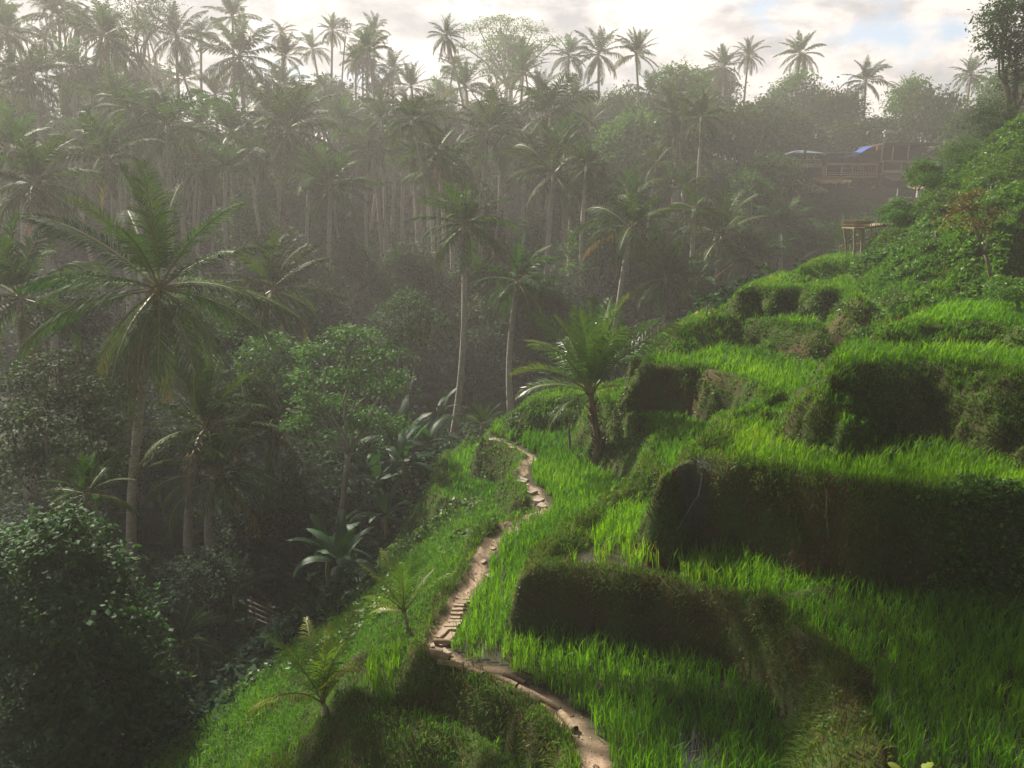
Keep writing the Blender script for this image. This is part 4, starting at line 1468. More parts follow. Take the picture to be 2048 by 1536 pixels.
# trees of the ridge and of the far right
for a in [
    (1550, 172, 112, 110, 4, 'dark rounded tree left of the tall solitary palm on the ridge'),
    (1640, 158, 112, 110, 2, 'dark rounded tree right of the tall solitary palm'),
    (1690, 172, 110, 90, 1, 'dark peaked tree left of the wide starry palm'),
    (1580, 215, 104, 150, 0, 'broad dark tree behind the huts under the ridge palms'),
    (1575, 262, 101, 110, 4, 'bushy dark tree directly behind the pale blue hipped roof'),
    (1632, 268, 101, 110, 4, 'bushy dark tree behind the gap between pavilion and timber building'),
    (1700, 225, 106, 130, 2, 'broad brown green tree above the blue tarpaulin roof'),
    (1770, 255, 100, 90, 4, 'small yellow green tree beside the pale shrine'),
    (1880, 160, 100, 120, 2, 'dark spreading tree left of the skyline palm on the right'),
    (1960, 185, 80, 150, 0, 'dark tree behind the brow of the right hillside'),
    (1850, 200, 104, 80, 1, 'dark slender tree between the ragged palm and the spreading tree'),
    (1420, 185, 100, 150, 0, 'large pale green tree left of the twin palms'),
    (1490, 195, 92, 170, 2, 'large rounded tree under the twin palms'),
    (1350, 215, 92, 120, 1, 'tall hazy tree left of the large pale green tree'),
    (1530, 290, 78, 150, 0, 'hazy dense tree left of the huts'),
    (1440, 300, 82, 150, 4, 'hazy dense tree in the middle right of the forest'),
    (1500, 340, 68, 110, 3, 'thin pale stemmed tree with airy foliage left of the huts'),
    (1555, 395, 70, 70, 3, 'bare branched pale tree beside the lower left hut'),
    (1640, 430, 66, 110, 4, 'dense shrubby tree under the retaining walls'),
    (1730, 420, 72, 90, 4, 'dense shrubby tree below the thatched hut'),
    (1600, 384, 84, 60, 4, 'leafy shrub at the left end of the lower dark retaining wall'),
    (1665, 386, 84, 70, 4, 'leafy shrub hiding the middle of the lower dark retaining wall'),
    (1725, 392, 83, 60, 4, 'leafy shrub at the foot of the white post below the huts'),
    (1010, 190, 96, 130, 0, 'hazy tree in the gap under the umbrella tree'),
    (880, 200, 96, 80, 1, 'hazy tree at the bottom of the pale sky gap'),
    (650, 140, 104, 110, 0, 'fine hazy tree left of the tufted tree'),
    (700, 175, 100, 120, 2, 'rounded hazy tree under the bushy drooping palm'),
    (560, 170, 100, 120, 4, 'hazy tree at the foot of the upper left sky gap'),
    (1230, 180, 104, 110, 3, 'pale airy tree right of the tall starry palm'),
    (1330, 165, 108, 110, 3, 'sunlit airy tree in the central dip of the skyline'),
    (1265, 165, 110, 90, 2, 'pale bushy tree between the starry palm and the central dip'),
    (805, 462, 58, 95, 4, 'round bushy tree lit from above in the middle of the forest'),
    (690, 470, 58, 110, 1, 'feathery upright tree left of the round bushy tree'),
    (1070, 420, 64, 90, 1, 'feathery bamboo like tree right of the white lit palm'),
    (640, 520, 50, 110, 0, 'dim tree behind the white arched frond palm'),
]:
    tree_at(a[0], a[1], a[2], a[3], a[4], a[5], group='trees of the far slope')

rr = random.Random(5)
cnt = 0
for i in range(600):
    Y = 50 + 78 * rr.uniform(0, 1) ** 0.75
    x = rr.uniform(-0.66, 0.66) * Y
    if x > 14 and Y < 60 or (0.25 < x / Y < 0.57 and Y < 103):
        continue
    k_ = rr.choice((0, 1, 2, 3, 4, 4))
    s = rr.uniform(0.6, 0.9) if Y < 80 else rr.uniform(0.8, 1.3)
    plant_tree(KFAR[k_], Vector((x, Y, gz(x, Y))), s, rr.uniform(0, 6.28), 'indistinct hazy green tree merged into the dense far forest', 'tree',
               'hazy trees filling the far forest', rr.uniform(0.8, 1.15))
    cnt += 1
    if cnt >= 110:
        break

rr = random.Random(8)
cnt = 0
while cnt < 75:
    Y = rr.uniform(52, 112)
    x = rr.uniform(-0.68, 0.24) * Y
    if x > 14 and Y < 62 or (x / Y > 0.02 and Y > 88):
        continue
    g = gz(x, Y)
    hh = rr.uniform(9, 16) if Y < 75 else rr.uniform(11, 19)
    rp = rr.uniform(2.0, 3.0)
    p = Vector((x, Y, g + hh))
    e = empty('coconut_palm', Vector((x + rr.uniform(-1, 1), Y, g)), 'indistinct hazy palm merged with its neighbours in the middle of the forest', 'palm tree',
              'hazy palms merged into the forest mass')
    link('trunk', trunk_mesh(e.location, p, rr.uniform(.13, .2), cnt + 900, 8, 7, 0.10), e)
    c = link('crown', CROWNS[rr.randrange(10)], e, p - e.location, rr.uniform(0, 6.28))
    c.scale = (rp, rp, rp * rr.uniform(0.85, 1.2))
    c.rotation_euler = (rr.uniform(-.25, .25), rr.uniform(-.25, .25), c.rotation_euler[2])
    cnt += 1

# feathery tree at the top left, tufted tree, umbrella tree
def special_tree(name, label, base, lumps, ncl, nleaf, leaf, seed, mat, tr, bark, flat=False, spread=1.0, fork=0.5, shell=0.55, cat='tree', limbs=True, twigs=50, droop=0.15, wr=0.5, fork_at=None):
    """lumps in world coordinates"""
    rng = random.Random(seed)
    base = Vector(base)
    loc = [(a - base.x, b - base.y, c - base.z, d, e_, f) for a, b, c, d, e_, f in lumps]
    (V, Q, tn), C = crown_leaves(loc, ncl, nleaf, leaf, seed, spread, flat, shell, wr, droop)
    e = empty(name, base, label, cat)
    link('crown', mesh_np('crown', V, [Q], mat, tone=tn), e)
    mb = MB()
    zt = min(l_[2] for l_ in loc)
    fk = Vector((sum(l_[0] for l_ in loc) / len(loc) * fork, sum(l_[1] for l_ in loc) / len(loc) * fork, max(zt * fork, 0.5)))
    if fork_at is not None:
        fk = Vector(fork_at) - base
    limb_tube(mb, (0, 0, -0.5), fk, tr * 1.25, tr * 0.8, rng, 9, 0.02)
    if limbs:
        for l_ in loc:
            limb_tube(mb, fk, l_[:3], tr * 0.5, tr * 0.14, rng, 6, 0.05)
        for c in C[::max(1, len(C) // twigs)]:
            j = min(range(len(loc)), key=lambda q_: (Vector(loc[q_][:3]) - Vector(c)).length)
            limb_tube(mb, loc[j][:3], c, tr * 0.15, tr * 0.04, rng, 4, 0.08)
    link('trunk', mb.mesh('trunk', bark, True), e)
    return e


def lump(u, v, Y, rpx, rz=None, dy=0.0, ry=None):
    c = at_y(u, v, Y + dy)
    r_ = rpx * Y / FPX
    return (c.x, c.y, c.z, r_, r_ if ry is None else ry * Y / FPX, r_ if rz is None else rz * Y / FPX)


def gpt(u, Y):
    x = at_y(u, 700, Y).x
    return Vector((x, Y, gz(x, Y)))


special_tree('umbrella_tree', 'tall flat topped umbrella tree with pale forked branches against the sky', gpt(1022, 116),
             [lump(1010, 48, 116, 62, 7), lump(960, 62, 116, 40, 6), (lump(1065, 62, 116, 42, 6)), lump(930, 95, 116, 34, 6), lump(1085, 88, 116, 42, 6, 3),
              lump(1010, 80, 116, 50, 6, 3), lump(975, 100, 116, 30, 5, -3), lump(1060, 100, 116, 28, 5, -3), lump(1000, 38, 116, 30, 4), lump(1110, 78, 116, 18, 4)],
             520, 9, 0.28, 71, M_LIGHT, 0.42, M_PBARK, True, 1.3, 0.72)
special_tree('feathery_tree', 'fine leaved tree with layered branches at the top edge on the left', gpt(275, 82),
             [lump(275, 10, 82, 60, 9), lump(310, 28, 82, 45, 8, 2), lump(240, 35, 82, 40, 8), lump(290, 52, 82, 40, 8, -2), lump(265, -12, 82, 50, 9), lump(330, 2, 82, 40, 8)],
             420, 9, 0.22, 72, M_TREE, 0.24, M_BARK, True, 1.3, 0.8)
special_tree('tufted_tree', 'thin tree with a single round tuft against pale cloud', gpt(692, 112),
             [lump(688, 48, 112, 13, 9), lump(694, 60, 112, 9, 7), lump(686, 78, 112, 6, 3)], 60, 9, 0.24, 73, M_TREE, 0.12, M_BARK, False, 0.8, 0.95)
special_tree('hill_tree', 'dark leafy tree leaning in at the top right corner', Vector((at_y(2040, 250, 40).x, 40, gz(at_y(2040, 250, 40).x, 40))),
             [lump(2005, 50, 40, 45, 42), lump(2050, 30, 40, 60, 50), lump(1985, 85, 40, 32, 28), lump(2030, 110, 40, 45, 30), lump(2075, 100, 40, 50, 50), lump(1995, 20, 40, 25, 22), lump(2060, 165, 40, 50, 40)],
             720, 13, 0.17, 74, M_TREE, 0.22, M_BARK, False, 1.1, 0.5)

# shrubby trees on the brow of the right hillside
for (u, v, Y, ru, rv, lab, sd, nm_, mt) in [
    (1985, 235, 38, 70, 50, 'dense dark shrub on the brow below the leaning hill tree', 81, 'shrub', M_TREE),
    (1930, 300, 37, 62, 42, 'bright green shrub on the hillside brow right of the huts', 82, 'shrub', M_LIGHT),
    (1850, 345, 35, 42, 40, 'bright rounded shrub overlapping the right end of the huts', 83, 'shrub', M_LIGHT),
    (2030, 330, 31, 70, 55, 'large leafy shrub high on the right hillside at the picture edge', 84, 'shrub', M_HERB),
    (1795, 420, 34, 40, 32, 'yellow green shrub right of the lookout platform', 85, 'shrub', M_LIGHT),
    (1880, 405, 32, 50, 36, 'mid green shrub behind the orange leaved tree', 86, 'shrub', M_HERB),
    (1990, 440, 27, 70, 45, 'dark leafy shrub right of the orange leaved tree', 87, 'shrub', M_HERB),
    (1790, 480, 32, 44, 30, 'low shrub at the foot of the lookout platform', 88, 'shrub', M_HERB),
    (1860, 480, 28, 40, 20, 'low dense shrub left of the orange leaved tree stem', 89, 'shrub', M_HERB),
    (2030, 575, 20, 50, 24, 'low dark shrub at the right edge above the yellow green brow', 90, 'shrub', M_HERB),
    (1800, 600, 23, 36, 16, 'leafy clump in the middle of the right hillside', 92, 'shrub', M_HERB),
]:
    b_ = gpt(u, Y)
    b_.z = min(b_.z, at_y(u, v + rv * 0.6, Y).z)
    special_tree(nm_, lab, b_, [lump(u, v, Y, ru * 0.55, rv * 0.75), lump(u - ru * 0.5, v + rv * 0.3, Y, ru * 0.42, rv * 0.6, 0.3), lump(u + ru * 0.5, v + rv * 0.25, Y, ru * 0.42, rv * 0.6, -0.2),
                                lump(u + ru * 0.1, v + rv * 0.5, Y, ru * 0.6, rv * 0.5, -0.8)], 320, 16, 0.075 if Y < 30 else 0.095, sd, mt, 0.05, M_BARK, False, 1.2, 0.6, 0.4, 'shrub', True, 20)
M_ORANGE = mat_leaf('orange_leaf', (0.05, 0.09, 0.02), (0.22, 0.11, 0.03), 0.3, 0.45, 0.3, (1.3, 1.1, 0.4), 0.05)
b_ = gpt(1985, 24)
special_tree('small_tree', 'small open tree with orange tinged leaves and a bent dark stem', b_ + Vector((0, 0, -0.1)),
             [lump(1935, 420, 24, 32, 22), lump(1965, 455, 24, 28, 22, 0.3), lump(1905, 450, 24, 24, 18, -0.3), lump(1945, 395, 24, 22, 15), lump(1985, 430, 24, 20, 16)],
             130, 11, 0.095, 93, M_ORANGE, 0.055, M_BARK, False, 1.2, 0.55, 0.3)

# trees of the gorge
b_ = at_y(668, 1095, 26.5)
b_.z = gz(b_.x, b_.y)
special_tree('light_green_tree', 'light green topped tree with a slim pale stem at the edge of the terraces', b_,
             [lump(690, 668, 26.5, 50, 13), lump(635, 700, 26.5, 48, 15, .4), lump(738, 712, 26.5, 52, 16, -.4), lump(615, 755, 26.5, 42, 16), lump(700, 752, 26.5, 62, 20, -.8),
              lump(768, 780, 26.5, 46, 17), lump(650, 812, 26.5, 56, 20, .4), lump(730, 838, 26.5, 56, 20), lump(790, 850, 26.5, 34, 16), lump(670, 880, 26.5, 50, 18, .6), lump(745, 900, 26.5, 40, 16, -.4), lump(605, 850, 26.5, 34, 16), lump(612, 800, 26.5, 28, 24), lump(790, 755, 26.5, 22, 16)],
             640, 13, 0.135, 101, M_LIGHT, 0.10, M_PBARK, False, 1.1, 0.92, 0.45)
special_tree('broadleaf_tree', 'bushy dark green tree at the left edge with a lighter top', gpt(120, 22),
             [lump(110, 735, 22, 60, 36), lump(40, 770, 22, 60, 40, .5), lump(180, 790, 22, 60, 46, -.3), lump(90, 830, 22, 75, 50, -.8), lump(20, 850, 22, 60, 50), lump(200, 860, 22, 50, 40),
              lump(120, 910, 22, 80, 50), lump(210, 930, 22, 45, 40), lump(30, 930, 22, 60, 45)],
             760, 13, 0.125, 102, M_TREE, 0.14, M_BARK, False, 1.1, 0.4, 0.45)
special_tree('vine_covered_tree', 'tree smothered in glossy vines filling the lower left corner', gpt(150, 15.5),
             [lump(110, 1090, 15.5, 100, 70), lump(40, 1140, 15.5, 110, 90, .3), lump(210, 1150, 15.5, 60, 70, .2), lump(150, 1230, 15.5, 130, 90, -.6), lump(250, 1290, 15.5, 80, 80, -.3),
              lump(60, 1300, 15.5, 130, 110, -.5), lump(180, 1390, 15.5, 140, 100, -.9), lump(300, 1380, 15.5, 60, 70, -.3), lump(90, 1480, 15.5, 130, 90, -.9), lump(230, 1480, 15.5, 110, 80, -1.2),
              lump(140, 1040, 15.5, 40, 26, .3)],
             1500, 14, 0.125, 103, M_VINE, 0.16, M_BARK, False, 0.95, 0.5, 0.62, 'tree', True, 40, 0.45, 0.78)
special_tree('broadleaf_tree', 'small bright crowned tree just right of the huge near palm', gpt(400, 33),
             [lump(400, 580, 33, 48, 26), lump(440, 600, 33, 34, 24), lump(360, 615, 33, 40, 30), lump(420, 650, 33, 60, 36)], 260, 12, 0.15, 104, M_LIGHT, 0.09, M_BARK, False, 1.1, 0.5)
special_tree('broadleaf_tree', 'leafy tree filling the gap left of the light green topped tree', gpt(545, 30),
             [lump(540, 690, 30, 48, 26), lump(575, 720, 30, 42, 30), lump(500, 730, 30, 40, 34), lump(550, 770, 30, 60, 40)], 300, 12, 0.14, 105, M_LIGHT, 0.09, M_BARK, False, 1.1, 0.5)
special_tree('broadleaf_tree', 'slender dim tree with pale stem right of the light green topped tree', gpt(805, 36),
             [lump(815, 610, 36, 50, 26), lump(780, 650, 36, 44, 30), lump(850, 645, 36, 46, 30), lump(815, 690, 36, 58, 34)], 320, 12, 0.16, 106, M_TREE, 0.10, M_PBARK, False, 1.1, 0.6)
special_tree('broadleaf_tree', 'dim bushy tree in the valley behind the white stemmed palm', gpt(950, 46),
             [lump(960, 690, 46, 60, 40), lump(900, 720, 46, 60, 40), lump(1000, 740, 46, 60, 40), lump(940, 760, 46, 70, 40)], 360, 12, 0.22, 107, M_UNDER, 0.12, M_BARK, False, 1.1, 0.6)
for i, (u, v, Y, ru, rv, lab) in enumerate([
    (760, 700, 40, 60, 60, 'dim bushy tree behind the light green topped tree'),
    (480, 640, 36, 60, 55, 'dark bushy tree right of the huge near palm stem'),
    (250, 700, 30, 70, 60, 'dark bushy tree behind the drooping fronds of the huge near palm'),
    (150, 600, 34, 80, 60, 'dark tree between the left edge palm and the huge near palm'),
    (1090, 660, 50, 60, 50, 'dim tree behind the upright fronds of the young coconut palm'),
    (1180, 600, 54, 80, 60, 'dim tree in the dark hollow left of the thin stemmed palm'),
    (1400, 620, 46, 70, 45, 'dim tree behind the papaya tree'),
    (620, 600, 42, 70, 60, 'dim tree right of the white arched frond palm'),
    (300, 900, 30, 80, 60, 'shadowed bushy tree beside the stem of the huge near palm'),
    (480, 1010, 29, 90, 60, 'deeply shadowed thicket below the dark lush palm'),
    (570, 960, 30, 80, 70, 'shadowed thicket left of the slim pale stem'),
    (400, 1130, 22, 80, 55, 'shadowed thicket right of the vine covered mass'),
    (1280, 520, 60, 90, 60, 'dim tree behind the umbrella shaped palm'),
    (1480, 590, 44, 60, 36, 'dim bush behind the buttressed green bank'),
    (880, 560, 60, 90, 60, 'dim tree behind the clean vertical stem'),
    (765, 1080, 25, 40, 40, 'shaded bush among the banana plants at the forest edge'),
]):
    special_tree('broadleaf_tree', lab, gpt(u, Y), [lump(u, v, Y, ru * .7, rv * .6), lump(u - ru * .5, v + rv * .4, Y, ru * .6, rv * .6, .5), lump(u + ru * .5, v + rv * .4, Y, ru * .6, rv * .6, -.5),
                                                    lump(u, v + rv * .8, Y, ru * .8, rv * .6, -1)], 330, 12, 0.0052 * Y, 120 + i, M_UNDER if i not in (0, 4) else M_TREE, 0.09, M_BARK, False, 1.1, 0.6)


# unseen tree added left of the view, limbs placed to shade the lowest terraces
special_tree('shade_tree', 'unseen wide limbed tree added at the left to shade the lowest terraces', Vector((-22, 26, gz(-22, 26))),
             [(-12.2, 27.2, 14.6, 1.5, 1.3, .9), (-10.9, 26.0, 15.2, 1.5, 1.5, .9), (-9.2, 25.4, 15.0, 1.7, 1.7, 1.0), (-7.4, 26.2, 14.4, 1.8, 1.7, .9), (-5.8, 25.4, 15.0, 1.6, 1.6, .9), (-8.8, 27.9, 15.8, 1.7, 1.3, .9),
              (-21.5, 28.5, 14.5, 2.4, 2.0, 1.3), (-24.5, 29.5, 15.5, 2.4, 2.0, 1.3), (-19, 26.5, 17.0, 2.6, 2.2, 1.4)],
             620, 12, 0.26, 61, M_TREE, 0.34, M_BARK, False, 1.2, 0.5, 0.3, fork_at=(-20.5, 26, 9.0))


# ------------------------------------------------------------------ banana plants and the papaya tree
def banana_leaf(L, W_, e0, curl, seed):
    r = random.Random(seed)
    K = 9
    V, tone = [], []
    x = z = 0.0
    tw = r.uniform(-.5, .5)
    for i in range(K + 1):
        s = i / K
        a = e0 - curl * s ** 1.4
        w = W_ * 0.5 * (math.sin(math.pi * min(1, 0.10 + s * 0.9)) ** 0.55 if s > 0.12 else 0.10) * (0.15 if i == K else 1)
        up = Vector((-math.sin(a), 0, math.cos(a)))
        sd = Vector((0, 1, 0)) * math.cos(tw * s) + up * math.sin(tw * s)
        c = Vector((x, 0, z))
        for q_ in (-1, -0.5, 0, 0.5, 1):
            wob = r.uniform(-.06, .06) * W_ if abs(q_) == 1 else 0
            V.append(c + sd * (w * q_ + wob) - up * abs(q_) * w * 0.18 * (1 if q_ else 0) + up * wob)
            tone.append(0.9 if q_ == 0 else 0.3 + r.uniform(-.15, .15))
        x += math.cos(a) * L / K
        z += math.sin(a) * L / K
    F = [(i * 5 + j, i * 5 + j + 1, (i + 1) * 5 + j + 1, (i + 1) * 5 + j) for i in range(K) for j in range(4)]
    return np.array([tuple(v_) for v_ in V]), [np.array(F)], [0], np.array(tone)


def banana_meshes(nl, L, seed, stem):
    r = random.Random(seed)
    out = []
    for i in range(nl):
        t = i / (nl - 1)
        V, F, I, tn = banana_leaf(L * r.uniform(.8, 1.1), L * r.uniform(.19, .24), R(80 - 70 * t + r.uniform(-8, 8)), R(50 + 50 * t), seed * 30 + i)
        out.append((mesh_np('leaf', V, F, [M_BANANA], I, tn, smooth=True), i * 2.39996 + r.uniform(-.3, .3)))
    mb = MB()
    mb.tube([(0, 0, -0.2), (0.03, 0, stem * 0.5), (0, 0.02, stem)], [0.11, 0.09, 0.06], 8)
    return mb.mesh('stem', M_RACHIS, True), out, stem


BAN = [banana_meshes(10, 1.8, 1, 1.3), banana_meshes(11, 2.0, 2, 1.7), banana_meshes(9, 1.6, 3, 1.0)]
for i, (u, v, Y, s, lab) in enumerate([
    (850, 878, 30, 0.95, 'large banana plant with bright broad leaves above the path end'),
    (795, 905, 29, 0.95, 'banana plant left of the large bright one'),
    (905, 850, 34, 0.9, 'banana plant in shade under the white stemmed palm'),
    (740, 985, 27, 1.0, 'banana plant with drooping leaves right of the slim pale stem'),
    (800, 1015, 26.5, 0.8, 'banana plant leaning out over the grass slope edge'),
    (690, 1050, 26.5, 0.7, 'small banana plant behind the slim pale stem'),
    (635, 1150, 22.5, 0.95, 'banana plant in deep shade above the bamboo fence'),
    (660, 1215, 20.5, 0.75, 'low banana plant right of the bamboo fence'),
    (430, 1085, 23, 1.0, 'shadowed banana plant between two dark palm stems'),
    (785, 585, 52, 1.3, 'pale banana plant high on the slope left of the white stemmed palm'),
    (870, 775, 38, 1.0, 'dark banana plant below the slender dim tree'),
    (955, 815, 36, 0.8, 'dark banana plant left of the low mound'),
    (720, 905, 30, 0.9, 'banana plant under the light green topped tree'),
    (1120, 730, 44, 1.0, 'dim banana plant behind the young coconut palm stem'),
    (760, 1075, 24, 0.85, 'banana plant low beside the grass slope under the leaning one'),
]):
    bs = gpt(u, Y)
    zt = at_y(u, v, Y).z
    if zt - 1.2 > bs.z + 2.5:
        bs = hit(u, v + 20)
        s *= min(1.0, bs.y / Y) * 0.8
    e = empty('banana_plant', bs, lab, 'banana plant', 'banana plants of the valley', i * 1.7)
    st, lv, sh = BAN[i % 3]
    o = link('stem', st, e)
    o.scale = (s, s, s)
    for me, az in lv:
        o = link('leaf', me, e, (0, 0, sh * s * 0.97), az)
        o.scale = (s, s, s)

b_ = at_y(1412, 640, 25.8)
b_.z = gz(b_.x, b_.y)
M_PAPY = mat_leaf('yellow_leaf', (0.35, 0.28, 0.03), (0.45, 0.36, 0.05), 0.3, 0.5, 0.2, (1.1, 1.0, 0.4), 0.02)
e = empty('papaya_tree', b_, 'small papaya tree with three yellow hanging leaves at the terrace end', 'papaya tree')
mb = MB()
hp = at_y(1412, 600, 25.8).z - b_.z
mb.tube([(0, 0, -.1), (0.02, 0, hp * .5), (0, 0, hp)], [0.04, 0.03, 0.025], 8)
mb.build('trunk', M_PBARK, e, True)


def papaya_leaf(s, droop):
    mb = MB()
    L = 0.34 * s
    mb.tube([(0, 0, 0), (L * .6, 0, 0.1 * s - droop * .3 * s), (L, 0, 0.08 * s - droop * s * .6)], 0.008, 4)
    tip = Vector((L, 0, 0.08 * s - droop * s * .6))
    for k_ in range(7):
        a = -2.0 + k_ * 0.67
        d = Vector((math.cos(a), math.sin(a), -0.35 - droop)).normalized()
        sd = Vector((-math.sin(a), math.cos(a), 0))
        ln = 0.17 * s * (1 - 0.07 * abs(k_ - 3))
        mb.poly([tip, tip + d * ln * .5 + sd * .045 * s, tip + d * ln, tip + d * ln * .5 - sd * .045 * s], [(0, 1, 2, 3)])
    return mb


for k_ in range(11):
    papaya_leaf(1.0 + 0.15 * (k_ % 3), 0.0).build('leaf', M_LIGHT, e, False, (0, 0, hp - 0.01 * k_)).rotation_euler = (0, -0.5 + 0.08 * k_, k_ * 2.4)
for k_, az in enumerate((3.3, 5.0, 6.1)):
    o = papaya_leaf(1.0, 0.35).build('leaf', M_PAPY, e, False, (0, 0, hp - 0.12))
    o.rotation_euler = (0, 0.25, az)
    o['label'] = 'yellow withered leaf'
# ------------------------------------------------------------------ huts on the far slope
M_CONC = mat_noise('grey_concrete', (0.22, 0.20, 0.19), (0.36, 0.33, 0.30), 2, 0.85, 0.2)
M_DARKW = mat_noise('dark_timber', (0.05, 0.038, 0.03), (0.11, 0.085, 0.065), 5, 0.8, 0.3)
M_ORW = mat_noise('orange_timber', (0.38, 0.20, 0.09), (0.52, 0.30, 0.15), 5, 0.7, 0.2)
M_PALEW = mat_noise('pale_post', (0.50, 0.44, 0.36), (0.62, 0.56, 0.46), 3, 0.8, 0.1)
M_ROOF = mat_noise('weathered_roof', (0.17, 0.12, 0.10), (0.30, 0.22, 0.18), 3, 0.85, 0.4, stretch=(6, 1, 1))
M_BLUEROOF = mat_noise('blue_grey_roof', (0.12, 0.16, 0.24), (0.20, 0.25, 0.33), 2, 0.6, 0.1)
M_TARP = mat_noise('blue_tarpaulin', (0.03, 0.08, 0.34), (0.05, 0.13, 0.45), 2, 0.45, 0.3)
M_THATCH = mat_noise('thatch', (0.28, 0.19, 0.11), (0.48, 0.34, 0.20), 6, 0.95, 0.8, stretch=(8, 8, 1))
M_WHITE = mat_noise('white_cloth', (0.42, 0.42, 0.43), (0.58, 0.58, 0.58), 3, 0.8, 0.1)
M_PALEWALL = mat_noise('pale_wall', (0.42, 0.42, 0.42), (0.58, 0.57, 0.55), 2, 0.8, 0.1)
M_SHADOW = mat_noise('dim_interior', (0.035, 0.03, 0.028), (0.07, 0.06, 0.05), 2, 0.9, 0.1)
M_REDW = mat_noise('red_panel', (0.30, 0.09, 0.06), (0.40, 0.14, 0.09), 2, 0.8, 0.1)

BY = 93.0


def X(u):
    return at_y(u, 330, BY).x


def Zv(v):
    return at_y(1700, v, BY).z


def part(name, mat, root, *boxes):
    """boxes: (u0, u1, v_top, v_bottom, depth from BY, depth to BY)"""
    mb = MB()
    o = root.location
    for u0, u1, v0, v1, y0, y1 in boxes:
        mb.box(X(u0) - o.x, X(u1) - o.x, BY + y0 - o.y, BY + y1 - o.y, Zv(v1) - o.z, Zv(v0) - o.z)
    return mb.build(name, mat, root)


def prism_roof(name, mat, root, u0, u1, v_eave, v_ridge, y0, y1, hip=0.0, thick=0.12):
    mb = MB()
    o = root.location
    a, b = X(u0) - o.x, X(u1) - o.x
    ze, zr = Zv(v_eave) - o.z, Zv(v_ridge) - o.z
    yy0, yy1 = BY + y0 - o.y, BY + y1 - o.y
    ym = (yy0 + yy1) / 2
    h = hip * (b - a)
    top = [(a, yy0, ze), (b, yy0, ze), (b, yy1, ze), (a, yy1, ze), (a + h, ym, zr), (b - h, ym, zr)]
    bot = [(p_[0], p_[1], p_[2] - thick) for p_ in top[:4]]
    mb.poly(top + bot, [(0, 1, 5, 4), (2, 3, 4, 5), (1, 2, 5), (3, 0, 4), (0, 6, 7, 1), (1, 7, 8, 2), (2, 8, 9, 3), (3, 9, 6, 0), (9, 8, 7, 6)])
    return mb.build(name, mat, root)


def hut(name, u, v, label):
    return empty(name, Vector((X(u), BY, Zv(v))), label, 'building')


# left pavilion
e = hut('pavilion', 1600, 374, 'open two storey pavilion with a pale blue hipped roof left of the blue tarpaulin')
prism_roof('roof', M_BLUEROOF, e, 1570, 1630, 309, 300, -2.6, 3.4, 0.35)
part('floor', M_CONC, e, (1566, 1628, 328, 337, -2.4, 3.0))
part('lower_floor', M_CONC, e, (1560, 1640, 371, 376, -1.6, 3.0))
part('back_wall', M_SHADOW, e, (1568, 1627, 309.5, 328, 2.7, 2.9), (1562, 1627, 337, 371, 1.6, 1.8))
for u_ in (1574, 1592, 1611, 1625):
    part('post', M_DARKW, e, (u_ - 1, u_ + 1, 309, 328, -2.3, -2.15))
for u_ in (1566, 1597, 1625):
    part('lower_post', M_DARKW, e, (u_ - 1.5, u_ + 1.5, 337, 371, -1.3, -1.1))
part('railing', M_PALEW, e, (1568, 1626, 324.2, 325.2, -2.35, -2.28))
part('railing', M_PALEW, e, (1568, 1626, 321, 321.8, -2.35, -2.28))
for k_, (u_, w_, v0_, v1_, lab) in enumerate([(1597, 3, 313, 326, 'tall white cloth hung in the pavilion opening'), (1611, 4, 314, 321, 'small white cloth hung right of the tall one in the pavilion'),
                                              (1602, 8, 321, 326, 'white cloth spread over the pavilion railing'), (1570, 4, 323, 332, 'white cloth at the left corner of the pavilion balcony')]):
    mb = MB()
    nn_ = 5
    pts = []
    for i in range(nn_ + 1):
        xx = X(u_ - w_ / 2) + (X(u_ + w_ / 2) - X(u_ - w_ / 2)) * i / nn_
        yy = BY - 2.46 + 0.05 * math.sin(i * 2.2)
        pts += [(xx, yy, Zv(v0_)), (xx, yy - 0.02, Zv(v1_)), (xx, yy + 0.03, Zv(v0_)), (xx, yy + 0.01, Zv(v1_))]
    F = []
    for i in range(nn_):
        a, b = i * 4, i * 4 + 4
        F += [(a, a + 1, b + 1, b), (a + 2, b + 2, b + 3, a + 3), (a + 1, a + 3, b + 3, b + 1), (a, b, b + 2, a + 2)]
    mb.poly(pts, F)
    tag(mb.build('hanging_cloth', M_WHITE), lab, 'cloth', 'cloths hung in the pavilion')

# middle building
e = hut('timber_cafe', 1690, 372, 'long timber building with an orange framed lower floor under the blue tarpaulin')
mb = MB()
o_ = e.location
a, b = X(1632) - o_.x, X(1740) - o_.x
mb.poly([(a, -2.6, Zv(309) - o_.z), (b, -2.6, Zv(307) - o_.z), (b, 3.2, Zv(300) - o_.z), (a, 3.2, Zv(302) - o_.z), (a, -2.6, Zv(312) - o_.z), (b, -2.6, Zv(310) - o_.z),
         (b, 3.2, Zv(303) - o_.z), (a, 3.2, Zv(305) - o_.z)], [(0, 1, 2, 3), (7, 6, 5, 4), (0, 4, 5, 1), (1, 5, 6, 2), (2, 6, 7, 3), (3, 7, 4, 0)])
mb.build('roof', M_DARKW, e)
part('floor', M_CONC, e, (1634, 1701, 328.5, 333, -2.5, 3.0))
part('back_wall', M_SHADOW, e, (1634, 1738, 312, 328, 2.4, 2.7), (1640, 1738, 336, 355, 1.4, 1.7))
for u_ in (1641, 1656, 1671, 1686, 1700, 1716, 1729):
    part('post', M_DARKW, e, (u_ - .8, u_ + .8, 310, 328, -2.4, -2.25))
part('railing', M_DARKW, e, (1640, 1738, 320.6, 321.6, -2.45, -2.38))
part('railing', M_DARKW, e, (1640, 1738, 325.2, 326, -2.45, -2.38))
